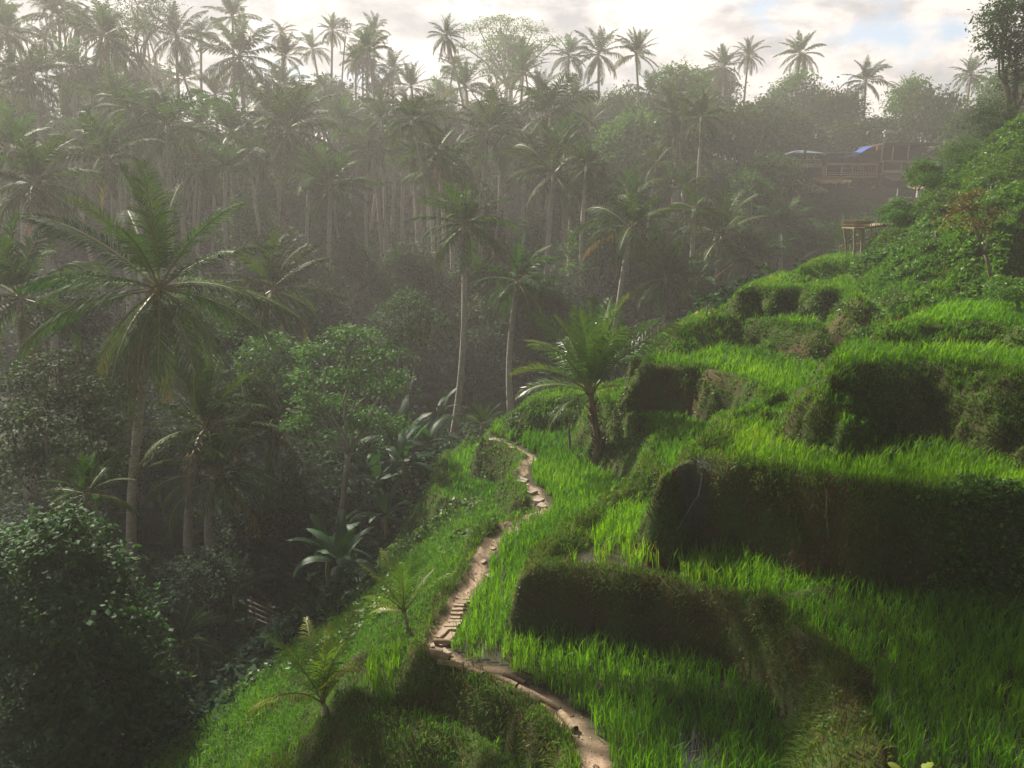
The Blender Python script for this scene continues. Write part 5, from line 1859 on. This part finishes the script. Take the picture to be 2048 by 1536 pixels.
part('beam', M_ORW, e, (1701.3, 1738, 328.8, 332.6, -2.5, -1.9))
for u_ in (1639, 1669):
    part('lower_post', M_PALEW, e, (u_ - 1.1, u_ + 1.1, 333, 353, -2.2, -1.95))
for u_ in (1690, 1711, 1736):
    part('orange_post', M_ORW, e, (u_ - 1.2, u_ + 1.2, 332.8, 353.5, -2.3, -2.0))
for u_ in (1696, 1701, 1706, 1717, 1722, 1727, 1731):
    part('mullion', M_ORW, e, (u_ - .4, u_ + .4, 332.8, 353, -2.2, -2.12))
part('lower_railing', M_PALEW, e, (1640.5, 1735, 350, 351, -2.42, -2.34))
part('lower_railing', M_PALEW, e, (1640.5, 1735, 347, 347.6, -2.42, -2.34))
part('lower_floor', M_ORW, e, (1630, 1737, 353.6, 357, -2.6, 1.4))
part('side_wall', M_CONC, e, (1630, 1638.5, 333.2, 353.4, -2.2, 1.4))
mb = MB()
p0, p1, p2, p3 = [Vector((X(u_), BY + y_, Zv(v_))) for u_, v_, y_ in ((1655, 319, -3.2), (1720, 296, -3.0), (1722, 293, -0.8), (1660, 314, -0.6))]
nn_ = 8
pts, F = [], []
for i in range(nn_ + 1):
    t = i / nn_
    sag = -0.25 * math.sin(math.pi * t) + 0.05 * math.sin(t * 17)
    for a_, b_ in ((p0, p1), (p3, p2)):
        c_ = a_.lerp(b_, t) + Vector((0, 0, sag))
        pts += [c_, c_ - Vector((0, 0, 0.04))]
for i in range(nn_):
    a, b = i * 4, i * 4 + 4
    F += [(a, b, b + 2, a + 2), (a + 1, a + 3, b + 3, b + 1), (a, a + 1, b + 1, b), (a + 2, b + 2, b + 3, a + 3)]
mb.poly(pts, F)
tag(mb.build('tarpaulin', M_TARP), 'bright blue tarpaulin stretched slantwise in front of the timber building', 'tarpaulin')
e2 = hut('thatched_awning', 1670, 378, 'thatched awning with dark space beneath, just below the orange framed floor')
mb = MB()
a, b = X(1610) - e2.location.x, X(1668) - e2.location.x
z0, z1 = Zv(366) - e2.location.z, Zv(358) - e2.location.z
rr_ = random.Random(3)
pts, F = [], []
for i in range(13):
    xx = a + (b - a) * i / 12
    zz = z0 + rr_.uniform(-.1, .1)
    pts += [(xx, -5.2, zz), (xx, -2.7, z1), (xx, -5.2, zz - .22), (xx, -2.7, z1 - .22)]
for i in range(12):
    c_, d_ = i * 4, i * 4 + 4
    F += [(c_, d_, d_ + 1, c_ + 1), (c_ + 2, c_ + 3, d_ + 3, d_ + 2), (c_, c_ + 2, d_ + 2, d_)]
mb.poly(pts, F)
mb.build('roof', M_THATCH, e2)
for u_ in (1612, 1640, 1665):
    part('post', M_ORW, e2, (u_ - .9, u_ + .9, 366, 379, -5.0, -4.85))
part('back_wall', M_SHADOW, e2, (1610, 1700, 361, 378.6, -2.75, -2.62))

# right building
e = hut('open_pavilion', 1795, 352, 'flat roofed open pavilion with pale posts and a pale lower wall on the right')
part('roof', M_DARKW, e, (1738.6, 1852, 290, 293.5, -3.2, 3.4))
part('floor', M_CONC, e, (1739, 1850, 324, 328, -2.8, 3.0))
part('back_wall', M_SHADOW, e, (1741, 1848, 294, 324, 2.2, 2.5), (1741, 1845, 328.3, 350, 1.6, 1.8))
part('side_panel', M_REDW, e, (1731, 1740, 295, 304, -2.6, -2.4))
for u_ in (1741, 1762, 1792, 1818, 1845):
    part('post', M_PALEW if u_ < 1800 else M_DARKW, e, (u_ - .9, u_ + .9, 294, 324, -2.7, -2.52))
part('railing', M_DARKW, e, (1741, 1846, 316.5, 317.6, -2.75, -2.68))
part('railing', M_DARKW, e, (1741, 1846, 320.4, 321.2, -2.75, -2.68))
for u_ in (1748, 1783, 1815):
    part('lower_post', M_PALEW, e, (u_ - 1.1, u_ + 1.1, 328.4, 348, -2.4, -2.2))
part('low_wall', M_PALEWALL, e, (1751, 1788, 342, 348, -2.3, -2.1))
part('blue_wall', M_PALEWALL, e, (1819, 1829, 333, 348, -2.0, -1.8))
part('lower_floor', M_CONC, e, (1738.5, 1846, 348.4, 351, -2.7, 1.6))
e = hut('lower_roof', 1790, 372, 'long brown lean to roof under the pale lower wall of the flat roofed pavilion')
e.name = 'lean_to'
mb = MB()
a, b = X(1744) - e.location.x, X(1832) - e.location.x
mb.poly([(a, -5.4, Zv(363) - e.location.z), (b, -5.4, Zv(363) - e.location.z), (b, -2.6, Zv(352) - e.location.z), (a, -2.6, Zv(352) - e.location.z),
         (a, -5.4, Zv(365) - e.location.z), (b, -5.4, Zv(365) - e.location.z), (b, -2.6, Zv(354) - e.location.z), (a, -2.6, Zv(354) - e.location.z)],
        [(0, 1, 2, 3), (7, 6, 5, 4), (0, 4, 5, 1), (1, 5, 6, 2), (3, 7, 4, 0)])
mb.build('roof', M_ROOF, e)
part('back_wall', M_SHADOW, e, (1746, 1830, 355, 374, -2.95, -2.8))
for u_ in (1748, 1776, 1804, 1828):
    part('post', M_DARKW, e, (u_ - .9, u_ + .9, 364, 375, -5.2, -5.05))
# gable hut at the right
e = hut('plank_roofed_hut', 1868, 322, 'small hut with a slanting plank roof at the right end of the row')
prism_roof('roof', M_ROOF, e, 1838, 1905, 303, 289, -2.0, 4.5, 0.0, 0.2)
part('wall', M_DARKW, e, (1852, 1892, 303.6, 322, -0.6, 3.4))
mb = MB()
q0, q1 = Vector((X(1822), BY - 3.4, Zv(306))), Vector((X(1868), BY - 2.4, Zv(288)))
mb.tube([q0 - e.location, q1 - e.location], 0.16, 6)
mb.build('roof_pole', M_PALEW, e)
# lower left and lower right huts
e = hut('shingle_roofed_hut', 1580, 402, 'low hut with a broad weathered roof at the lower left of the row')
prism_roof('roof', M_ROOF, e, 1536, 1610, 384, 366, -7.5, -1.5, 0.25, 0.2)
part('wall', M_SHADOW, e, (1545, 1600, 384.5, 402, -5.2, -2.6))
for u_ in (1540, 1558, 1590, 1605):
    part('post', M_DARKW, e, (u_ - 1, u_ + 1, 384, 403, -7.0, -6.85))
part('ridge_sheet', M_PALEW, e, (1568, 1592, 362.5, 364.5, -4.6, -3.6))
e = hut('thatched_hut', 1810, 396, 'small thatched shelter with a white pillar half hidden by shrubs on the right')
mb = MB()
a, b = X(1766) - e.location.x, X(1842) - e.location.x
mb.poly([(a, -8.5, Zv(381) - e.location.z), (b, -8.5, Zv(381) - e.location.z), (b, -6.2, Zv(374) - e.location.z), (a, -6.2, Zv(374) - e.location.z),
         (a, -8.5, Zv(384) - e.location.z), (b, -8.5, Zv(384) - e.location.z), (b, -6.2, Zv(377) - e.location.z), (a, -6.2, Zv(377) - e.location.z)],
        [(0, 1, 2, 3), (7, 6, 5, 4), (0, 4, 5, 1), (1, 5, 6, 2), (3, 7, 4, 0)])
mb.build('roof', M_THATCH, e)
part('pillar', M_WHITE, e, (1768, 1774, 381, 398, -8.3, -8.0))
part('back_wall', M_SHADOW, e, (1776, 1840, 379, 398, -6.3, -6.15))
for i, (u0, u1, v0, v1, y0, lab) in enumerate([(1606, 1742, 378.6, 392, -6.6, 'upper grey retaining wall under the thatched awning'),
                                               (1545, 1700, 401, 412, -8.5, 'lower dark retaining wall below the broad weathered roof'),
                                               (1720, 1800, 398, 408, -9.0, 'short dark retaining wall below the thatched shelter')]):
    mb = MB()
    nb_ = 10
    for k_ in range(nb_):
        a, b = X(u0) + (X(u1) - X(u0)) * k_ / nb_, X(u0) + (X(u1) - X(u0)) * (k_ + 1) / nb_ - 0.02
        off_ = 0.05 * ((k_ * 7) % 3)
        mb.box(a, b, BY + y0 - off_, BY + y0 + 3.5, Zv(v1) - 0.3, Zv(v0) + 0.04 * ((k_ * 5) % 3))
    tag(mb.build('retaining_wall', M_DARKW), lab, 'wall', 'retaining walls below the huts')
mb = MB()
mb.box(X(1733.4), X(1735), BY - 8.0, BY - 7.9, Zv(394.5), Zv(382))
mb.tube([(X(1734.2), BY - 7.95, Zv(382)), (X(1734.2), BY - 7.95, Zv(381))], 0.1, 6)
tag(mb.build('white_post', M_WHITE), 'white post standing on the upper grey retaining wall', 'post')
# pale gate shrine above the huts
s0 = at_y(1776, 272, 100)
e = empty('shrine', Vector((s0.x, 100, s0.z - 1.2)), 'small pale gate shaped shrine among trees above the huts', 'shrine')
for sgn in (-1, 1):
    mb = MB()
    mb.box(sgn * 0.34 - .13, sgn * 0.34 + .13, -.15, .15, 0, 1.55)
    mb.box(sgn * 0.34 - .2, sgn * 0.34 + .2, -.22, .22, -0.6, 0.0)
    mb.build('pillar', M_WHITE, e)
mb = MB()
mb.box(-.62, .62, -.2, .2, 1.56, 1.74)
mb.box(-.45, .45, -.15, .15, 1.742, 1.9)
mb.build('lintel', M_WHITE, e)

# wooden lookout platform on the ridge
LY = 36.0


def L_(u, v, dy=0.0):
    return at_y(u, v, LY) + Vector((0, dy, 0))


gl = gpt(1725, LY)
e = empty('lookout_platform', L_(1722, 495), 'rickety wooden lookout platform on tall thin posts at the hillside edge', 'platform')
o_ = e.location
mb = MB()
a, b = L_(1696, 457) - o_, L_(1724, 457) - o_
for k_ in range(7):
    x0_ = a.x + (b.x - a.x) * k_ / 7
    mb.box(x0_, x0_ + (b.x - a.x) / 7 - 0.02, -0.7, 0.7, a.z + 0.0, a.z + 0.05)
mb.build('deck', M_LOG, e)
mb = MB()
for (zz, th_) in ((0.12, .035), (0.24, .035), (0.33, .03)):
    mb.tube([(a.x, -0.7, a.z + zz), (b.x, -0.7, a.z + zz)], th_, 6)
    mb.tube([(a.x, 0.7, a.z + zz), (b.x, 0.7, a.z + zz)], th_, 6)
for k_ in range(9):
    xx = a.x + (b.x - a.x) * k_ / 8
    mb.tube([(xx, -0.7, a.z), (xx, -0.7, a.z + 0.36)], 0.025, 5)
mb.build('railing', M_LOG, e)
mb = MB()
c_ = L_(1760, 451) - o_
mb.tube([(b.x, -0.4, a.z + 0.02), (c_.x, -0.3, c_.z), (c_.x + 0.6, -0.2, c_.z + 0.05)], 0.05, 6)
mb.tube([(b.x, 0.4, a.z + 0.02), (c_.x, 0.5, c_.z), (c_.x + 0.6, 0.5, c_.z + 0.05)], 0.05, 6)
for k_ in range(9):
    t = k_ / 8
    mb.tube([(b.x + (c_.x - b.x) * t, -0.45, a.z + 0.07 + (c_.z - a.z) * t), (b.x + (c_.x - b.x) * t, 0.55, a.z + 0.07 + (c_.z - a.z) * t)], 0.035, 5)
for k_ in (2, 4, 6, 8):
    t = k_ / 8
    mb.tube([(b.x + (c_.x - b.x) * t, -0.45, a.z + (c_.z - a.z) * t), (b.x + (c_.x - b.x) * t, -0.45, a.z + 0.2 + (c_.z - a.z) * t)], 0.02, 5)
mb.build('gangway', M_LOG, e)
for (u0, u1, v1, dy, rr_) in ((1697, 1696, 505, -0.6, .05), (1713, 1713, 508, -0.5, .06), (1731, 1731, 500, 0.2, .035), (1697, 1704, 505, 0.5, .05), (1745, 1745, 490, 0.1, .03)):
    t_, b_ = L_(u0, 457) - o_, L_(u1, v1) - o_
    mb = MB()
    gzz = gz(b_.x + o_.x, LY + dy) - o_.z - 0.3
    mb.tube([(t_.x, dy, t_.z), ((t_.x + b_.x) / 2 + .05, dy, (t_.z + min(b_.z, gzz)) / 2), (b_.x, dy, min(b_.z, gzz))], rr_, 7)
    mb.build('post', M_BAMBOO, e)

# small blue sheets glimpsed in the forest
for (u, v, Y, w, hh, lab) in ((268, 270, 70, 20, 8, 'blue plastic sheet glimpsed through fronds at upper left'), (1363, 326, 84, 8, 10, 'small blue sheet glimpsed between trees left of the huts')):
    c_ = at_y(u, v, Y)
    wx_, hx_ = w * Y / FPX / 2, hh * Y / FPX / 2
    mb = MB()
    pts, F = [], []
    for i in range(6):
        t = i / 5 * 2 - 1
        pts += [(c_.x + wx_ * t, Y + 0.3 * t * t, c_.z + hx_ - 0.3 * wx_ * t), (c_.x + wx_ * t, Y - 0.9, c_.z - hx_ - 0.3 * wx_ * t + 0.1 * math.sin(i * 2))]
    for i in range(5):
        F.append((i * 2, i * 2 + 1, i * 2 + 3, i * 2 + 2))
    pts2 = [(p_[0], p_[1] + 0.03, p_[2] - 0.03) for p_ in pts]
    n_ = len(pts)
    mb.poly(pts + pts2, F + [tuple(n_ + k_ for k_ in reversed(f)) for f in F])
    tag(mb.build('plastic_sheet', M_TARP), lab, 'sheet')

# ------------------------------------------------------------------ path furniture
ORD = ['first', 'second', 'third', 'fourth', 'fifth', 'sixth', 'seventh', 'eighth', 'ninth', 'tenth', 'eleventh', 'twelfth']


def plank(u, v, wpx, dpx, ang, label, name='path_plank', mat=None, z=-6.88, th=0.035, group=None, seed=0, lift=0.0, cat='plank'):
    """board lying on the path: centre pixel, length in pixels, width in metres, turn"""
    c = at_z(u, v, z)
    L = wpx * c.y / FPX
    g = max(gz(c.x + q_ * L * 0.45 * math.cos(ang), c.y + q_ * L * 0.45 * math.sin(ang)) for q_ in (-1, 0, 1))
    r = random.Random(seed + int(u * 3 + v))
    mb = MB()
    n_ = 5
    for i in range(n_):
        pass
    pts = []
    for i in range(n_ + 1):
        x = L * (i / n_ - 0.5)
        w0, w1 = dpx / 2 * r.uniform(.85, 1.1), dpx / 2 * r.uniform(.85, 1.1)
        zz = r.uniform(-.004, .004)
        pts += [(x, -w0, -th), (x, w1, -th), (x, w1 * .9, zz), (x, -w0 * .9, zz)]
    F = [(0, 1, 2, 3), (n_ * 4 + 3, n_ * 4 + 2, n_ * 4 + 1, n_ * 4)]
    for i in range(n_):
        a, b = i * 4, i * 4 + 4
        F += [(a, b, b + 1, a + 1), (a + 1, b + 1, b + 2, a + 2), (a + 2, b + 2, b + 3, a + 3), (a + 3, b + 3, b, a)]
    mb.poly(pts, F)
    o = mb.build(name, mat or M_WOOD, None, False, (c.x, c.y, g + 0.022 + lift))
    o.rotation_euler = (r.uniform(-.04, .04), r.uniform(-.03, .03), ang)
    return tag(o, label, cat, group)


steps = [(933, 1187, 15, -0.05), (934, 1193, 15, -.1), (922, 1199, 22, -.06), (918, 1205, 20, 0.0), (915, 1211, 22, 0.0), (914, 1217.5, 25, .12), (910, 1225, 20, 0.0),
         (911, 1231, 26, 0.0), (911, 1236, 22, 0.02), (902, 1240.5, 29, .03), (899, 1247, 30, 0.0)]
for i, (u, v, w, a) in enumerate(steps):
    plank(u, v, w * 1.08, 0.085, a, '%s wooden step from the top of the stepped run between rice and grass' % ORD[i], 'wooden_step', group='wooden steps of the path', cat='step')
plank(882, 1258, 40, 0.13, 1.15, 'left of the two boards laid lengthwise below the wooden steps')
plank(899, 1262, 44, 0.13, 1.22, 'right of the two boards laid lengthwise below the wooden steps')
plank(888, 1296, 27, 0.17, -0.95, 'short wide loose board lying askew at the path bend', lift=0.03)
plank(872, 1301, 30, 0.06, -0.2, 'narrow pale stick beside the loose askew board')
plank(864, 1289, 10, 0.12, 0.3, 'small pale block at the grassy edge of the path bend')


def log(u0, v0, u1, v1, r_, label, z=-6.86, name='log', stub=True):
    a, b = at_z(u0, v0, z), at_z(u1, v1, z)
    a.z, b.z = gz(a.x, a.y) + r_ * 0.6, gz(b.x, b.y) + r_ * 0.6
    rng = random.Random(int(u0 + v0))
    e_ = tag(bpy.data.objects.new(name, None), label, 'log', 'palm logs edging the path')
    COL.objects.link(e_)
    mid = (a + b) / 2
    e_.location = mid
    mb = MB()
    mb.tube([a - mid, (a - mid) * .4 + Vector((0, 0, .01)), (b - mid) * .4 + Vector((0, 0, .015)), b - mid], [r_ * .95, r_, r_ * 1.02, r_], 12, False, 0.04, rng)
    mb.build('bark', M_LOG, e_, True)
    d = (b - a).normalized()
    ref = d.cross(Vector((0, 0, 1))).normalized()
    up = ref.cross(d)
    for s_, c_ in ((-1, a - mid), (1, b - mid)):
        mb = MB()
        ring = [c_ + (ref * math.cos(t) + up * math.sin(t)) * r_ * 0.98 for t in np.linspace(0, 6.283, 12, endpoint=False)]
        inner = [c_ - d * s_ * 0.05 + (ref * math.cos(t) + up * math.sin(t)) * r_ * 0.66 for t in np.linspace(0, 6.283, 12, endpoint=False)]
        mb.poly(ring + inner, [(i, (i + 1) % 12, 12 + (i + 1) % 12, 12 + i) for i in range(12)] + [tuple(range(12, 24))])
        mb.build('cut_end', M_LOGEND, e_)
    return e_


log(866, 1276, 908, 1274, 0.045, 'pale thin log laid across the path below the lengthwise boards')
log(862, 1310, 898, 1318, 0.07, 'short thick log with a dark hollow end at the path bend')
log(876, 1322, 925, 1335, 0.045, 'slim log end to end below the short thick log')
log(936, 1340, 965, 1349, 0.045, 'short log in the grass edge right of the path bend')
log(985, 1347, 1034, 1369, 0.042, 'long log along the middle of the curving path')
log(1038, 1372, 1077, 1396, 0.045, 'log on the lower edge of the curving path')
log(1040, 1362, 1120, 1404, 0.035, 'long thin log along the rice side of the curving path')
log(1120, 1412, 1150, 1446, 0.06, 'thick log with dark end where the bare earth path begins')
log(1008, 1336, 1050, 1352, 0.035, 'thin dark stick at the foot of the rice above the curving path')
for i, (u, v, w, d_, a, lab) in enumerate([
    (1068, 912, 14, 0.28, -0.6, 'flat pale stone at the outer bend of the upper path'),
    (1047, 950, 9, 0.30, 0.9, 'upright looking pale stone slab in the upper path turn'),
    (1044, 960, 20, 0.16, -0.5, 'long stone slab just below the upper path turn'),
    (1063, 978, 16, 0.3, -0.7, 'broad flat stone in the middle of the upper path'),
    (1077, 998, 18, 0.28, -0.6, 'large flat stone near the lower end of the upper path'),
    (1084, 1010, 12, 0.25, 1.0, 'small flat stone at the lower end of the upper path'),
    (1026, 894, 14, 0.14, -0.4, 'thin stone at the narrow upper part of the path'),
    (985, 877, 15, 0.25, 0.0, 'pale flat stone at the far end of the path'),
    (985, 1085, 12, 0.12, 0.9, 'thin board set in the bare earth stretch above the steps'),
    (966, 1113, 16, 0.10, 1.1, 'thin board at the lower end of the bare earth stretch'),
    (979, 1138, 14, 0.2, 0.8, 'pale slab half hidden in rice above the wooden steps'),
]):
    plank(u, v, w, d_, a, lab, 'flat_stone' if i < 8 or i == 10 else 'path_plank', M_STONE if i < 8 or i == 10 else M_WOOD, -6.85, 0.07, cat='stone' if i < 8 or i == 10 else 'plank')

# loose pebbles and clods on the trodden earth
rp_ = np.random.default_rng(17)
pts_, F_ = [], []
seg_ = [(PATH[i], PATH[i + 1]) for i in range(len(PATH) - 1)]
for i in range(900):
    (ax, ay), (bx, by) = seg_[int(rp_.integers(0, len(seg_)))]
    t = rp_.uniform()
    x, y = ax + (bx - ax) * t + rp_.normal(0, .13), ay + (by - ay) * t + rp_.normal(0, .13)
    s_ = rp_.uniform(.006, .022) * (1.6 if rp_.uniform() < .1 else 1)
    c_ = np.array([x, y, gz(x, y) + s_ * .2])
    o8 = np.array([(1, 0, 0), (0, 1, 0), (-1, 0, 0), (0, -1, 0), (0, 0, .7), (0, 0, -.5)]) * rp_.uniform(.6, 1.3, (6, 1)) * s_
    b_ = len(pts_)
    pts_ += list(c_ + o8)
    F_ += [(b_ + i_, b_ + (i_ + 1) % 4, b_ + 4) for i_ in range(4)] + [(b_ + (i_ + 1) % 4, b_ + i_, b_ + 5) for i_ in range(4)]
M_CLOD = mat_noise('earth_clod', (0.28, 0.20, 0.14), (0.50, 0.40, 0.30), 8, 0.9, 0.3)
tag(link('pebbles', mesh_np('pebbles', np.array(pts_), [np.array(F_)], M_CLOD)), 'loose pebbles and clods scattered along the earth path', 'pebbles', kind='stuff')

# bamboo pole lying along the slope foot, bamboo fence by the stream
def cane(pts, r_, name, label, cat, parent=None, mat=None):
    mb = MB()
    P_ = [Vector(p_) for p_ in pts]
    full = []
    rads = []
    for a, b in zip(P_[:-1], P_[1:]):
        for i in range(6):
            full.append(a.lerp(b, i / 6))
            rads.append(r_ * (1.12 if i == 0 else 1.0))
    full.append(P_[-1])
    rads.append(r_ * .9)
    mb.tube(full, rads, 8)
    o = mb.build(name, mat or M_BAMBOO, parent, True)
    return tag(o, label, cat) if label else o


pp = [hit(u, v) for u, v in ((285, 1508), (330, 1482), (385, 1444))]
for p_ in pp:
    p_.z += 0.12
cane(pp, 0.026, 'bamboo_pole', 'long pale bamboo pole lying on the grass edge at lower left', 'pole')
pp = [hit(u, v) for u, v in ((428, 1412), (462, 1388), (492, 1362))]
for p_ in pp:
    p_.z += 0.12
cane(pp, 0.02, 'bamboo_pole', 'second shorter bamboo pole further up the grass edge', 'pole')

f0, f1 = at_y(495, 1200, 20.5), at_y(600, 1248, 19.6)
e = empty('bamboo_fence', Vector((f0.x, f0.y, gz(f0.x, f0.y))), 'low fence of dark slanting bamboo rails in the shaded gorge', 'fence')
for k_ in range(4):
    a = f0 - e.location + Vector((0, 0, -0.16 * k_))
    b = f1 - e.location + Vector((0, 0, -0.15 * k_ + 0.03 * (k_ % 2)))
    cane([a, b], 0.022, 'rail', None, None, e, M_DKBAM)
for t in (0.06, 0.38, 0.7, 0.96):
    c_ = f0.lerp(f1, t) - e.location
    cane([c_ + Vector((0, 0.04, 0.12)), Vector((c_.x, c_.y + 0.04, gz(c_.x + f0.x, c_.y + f0.y) - e.location.z - 0.2))], 0.025, 'fence_post', None, None, e, M_DKBAM)

# thin sticks and the trickle of water down the rock wall
b0 = hit(1652, 1072)
mb = MB()
mb.tube([b0 + Vector((0.02, -0.05, -0.05)), b0 + Vector((-0.04, -0.03, 0.35)), b0 + Vector((-0.05, 0, 0.75))], 0.012, 5)
tag(mb.build('thin_stick', M_BARK), 'thin bare stick leaning against the dark terrace wall', 'stick')
b0 = hit(1138, 925)
mb = MB()
rngp = random.Random(2)
mb.tube([b0 + Vector((0, 0, -.1)), b0 + Vector((0.03, 0, 0.4)), b0 + Vector((-0.02, 0, 0.95)), b0 + Vector((0.04, 0, 1.3))], [0.06, 0.045, 0.035, 0.02], 7, True, .15, rngp)
for (z0_, dx_, dz_) in ((0.9, .35, .5), (1.0, -.3, .45), (1.2, .12, .4), (1.25, -.15, .3)):
    mb.tube([b0 + Vector((0, 0, z0_)), b0 + Vector((dx_ * .6, .1, z0_ + dz_ * .5)), b0 + Vector((dx_, .15, z0_ + dz_))], [0.018, 0.012, 0.006], 5)
st = empty('sapling', b0, 'thin dark stemmed sapling standing in the rice left of the young coconut palm', 'sapling')
mb.v = [tuple(Vector(v_) - b0) for v_ in mb.v]
mb.build('stem', M_BARK, st, True)
(V, Q, tn), _c = crown_leaves([(0.1, 0.05, 1.45, .42, .35, .35), (-.2, 0, 1.35, .3, .3, .25)], 34, 9, 0.07, 9, 1.2)
link('foliage', mesh_np('foliage', V, [Q], M_LIGHT, tone=tn), st)

m, n, l = newmat('trickle_water')
p = N(n, 'ShaderNodeBsdfPrincipled', i_Roughness=0.12)
p.inputs['Base Color'].default_value = (0.30, 0.32, 0.36, 1)
p.inputs['Specular IOR Level'].default_value = 0.8
o = N(n, 'ShaderNodeOutputMaterial')
l.new(p.outputs[0], o.inputs[0])
mb = MB()
tp_ = [hit(u, v) for u, v in ((1404, 950), (1400, 975), (1395, 1000), (1388, 1020), (1372, 1045), (1352, 1068))]
pts, F = [], []
for i, p_ in enumerate(tp_):
    w_ = 0.007 + 0.004 * (i % 3)
    pts += [p_ + Vector((-w_, -0.02, 0.02)), p_ + Vector((0, -0.045, 0.03)), p_ + Vector((w_, -0.02, 0.02))]
for i in range(len(tp_) - 1):
    a = i * 3
    F += [(a, a + 1, a + 4, a + 3), (a + 1, a + 2, a + 5, a + 4)]
mb.poly(pts, F)
tag(mb.build('water_trickle', m, None, True), 'thin trickle of water running down the wet rock corner', 'water', kind='structure')

# big leaves poking in at the bottom edge
b0 = at_z(1815, 1600, -5.7)
e = empty('broad_leaf_plant', Vector((b0.x, b0.y, gz(b0.x, b0.y))), 'plant with two pale yellow green leaves at the bottom edge of the mossy mound', 'plant')
for (u, v, s_, az) in ((1790, 1532, 0.16, 2.8), (1855, 1530, 0.15, 0.3)):
    t_ = at_y(u, v, b0.y) - e.location
    V, F, I, tn = banana_leaf(s_, s_ * .55, 0.5, 0.6, int(u))
    link('leaf', mesh_np('leaf', V, F, [M_YPALM], I, np.full(len(V), .8), smooth=True), e, t_ - Vector((math.cos(az) * s_ * .5, math.sin(az) * s_ * .5, 0.03)), az)
mb = MB()
mb.tube([(0, 0, -.1), (at_y(1820, 1545, b0.y) - e.location)], 0.012, 5)
mb.build('stem', M_RACHIS, e)

# ------------------------------------------------------------------ haze
m, n, l = newmat('haze_air')
pv = N(n, 'ShaderNodeVolumePrincipled')
pv.inputs['Color'].default_value = (0.95, 0.915, 0.875, 1)
pv.inputs['Density'].default_value = HAZE_DENSITY
pv.inputs['Anisotropy'].default_value = 0.32
o = N(n, 'ShaderNodeOutputMaterial')
l.new(pv.outputs[0], o.inputs['Volume'])
mb = MB()
mb.box(-195, 195, -8, 235, float(GZ.min()) - 1.0, 46.0)
hz = mb.build('haze', m)
tag(hz, 'thin pale haze filling the valley', 'haze', kind='stuff')
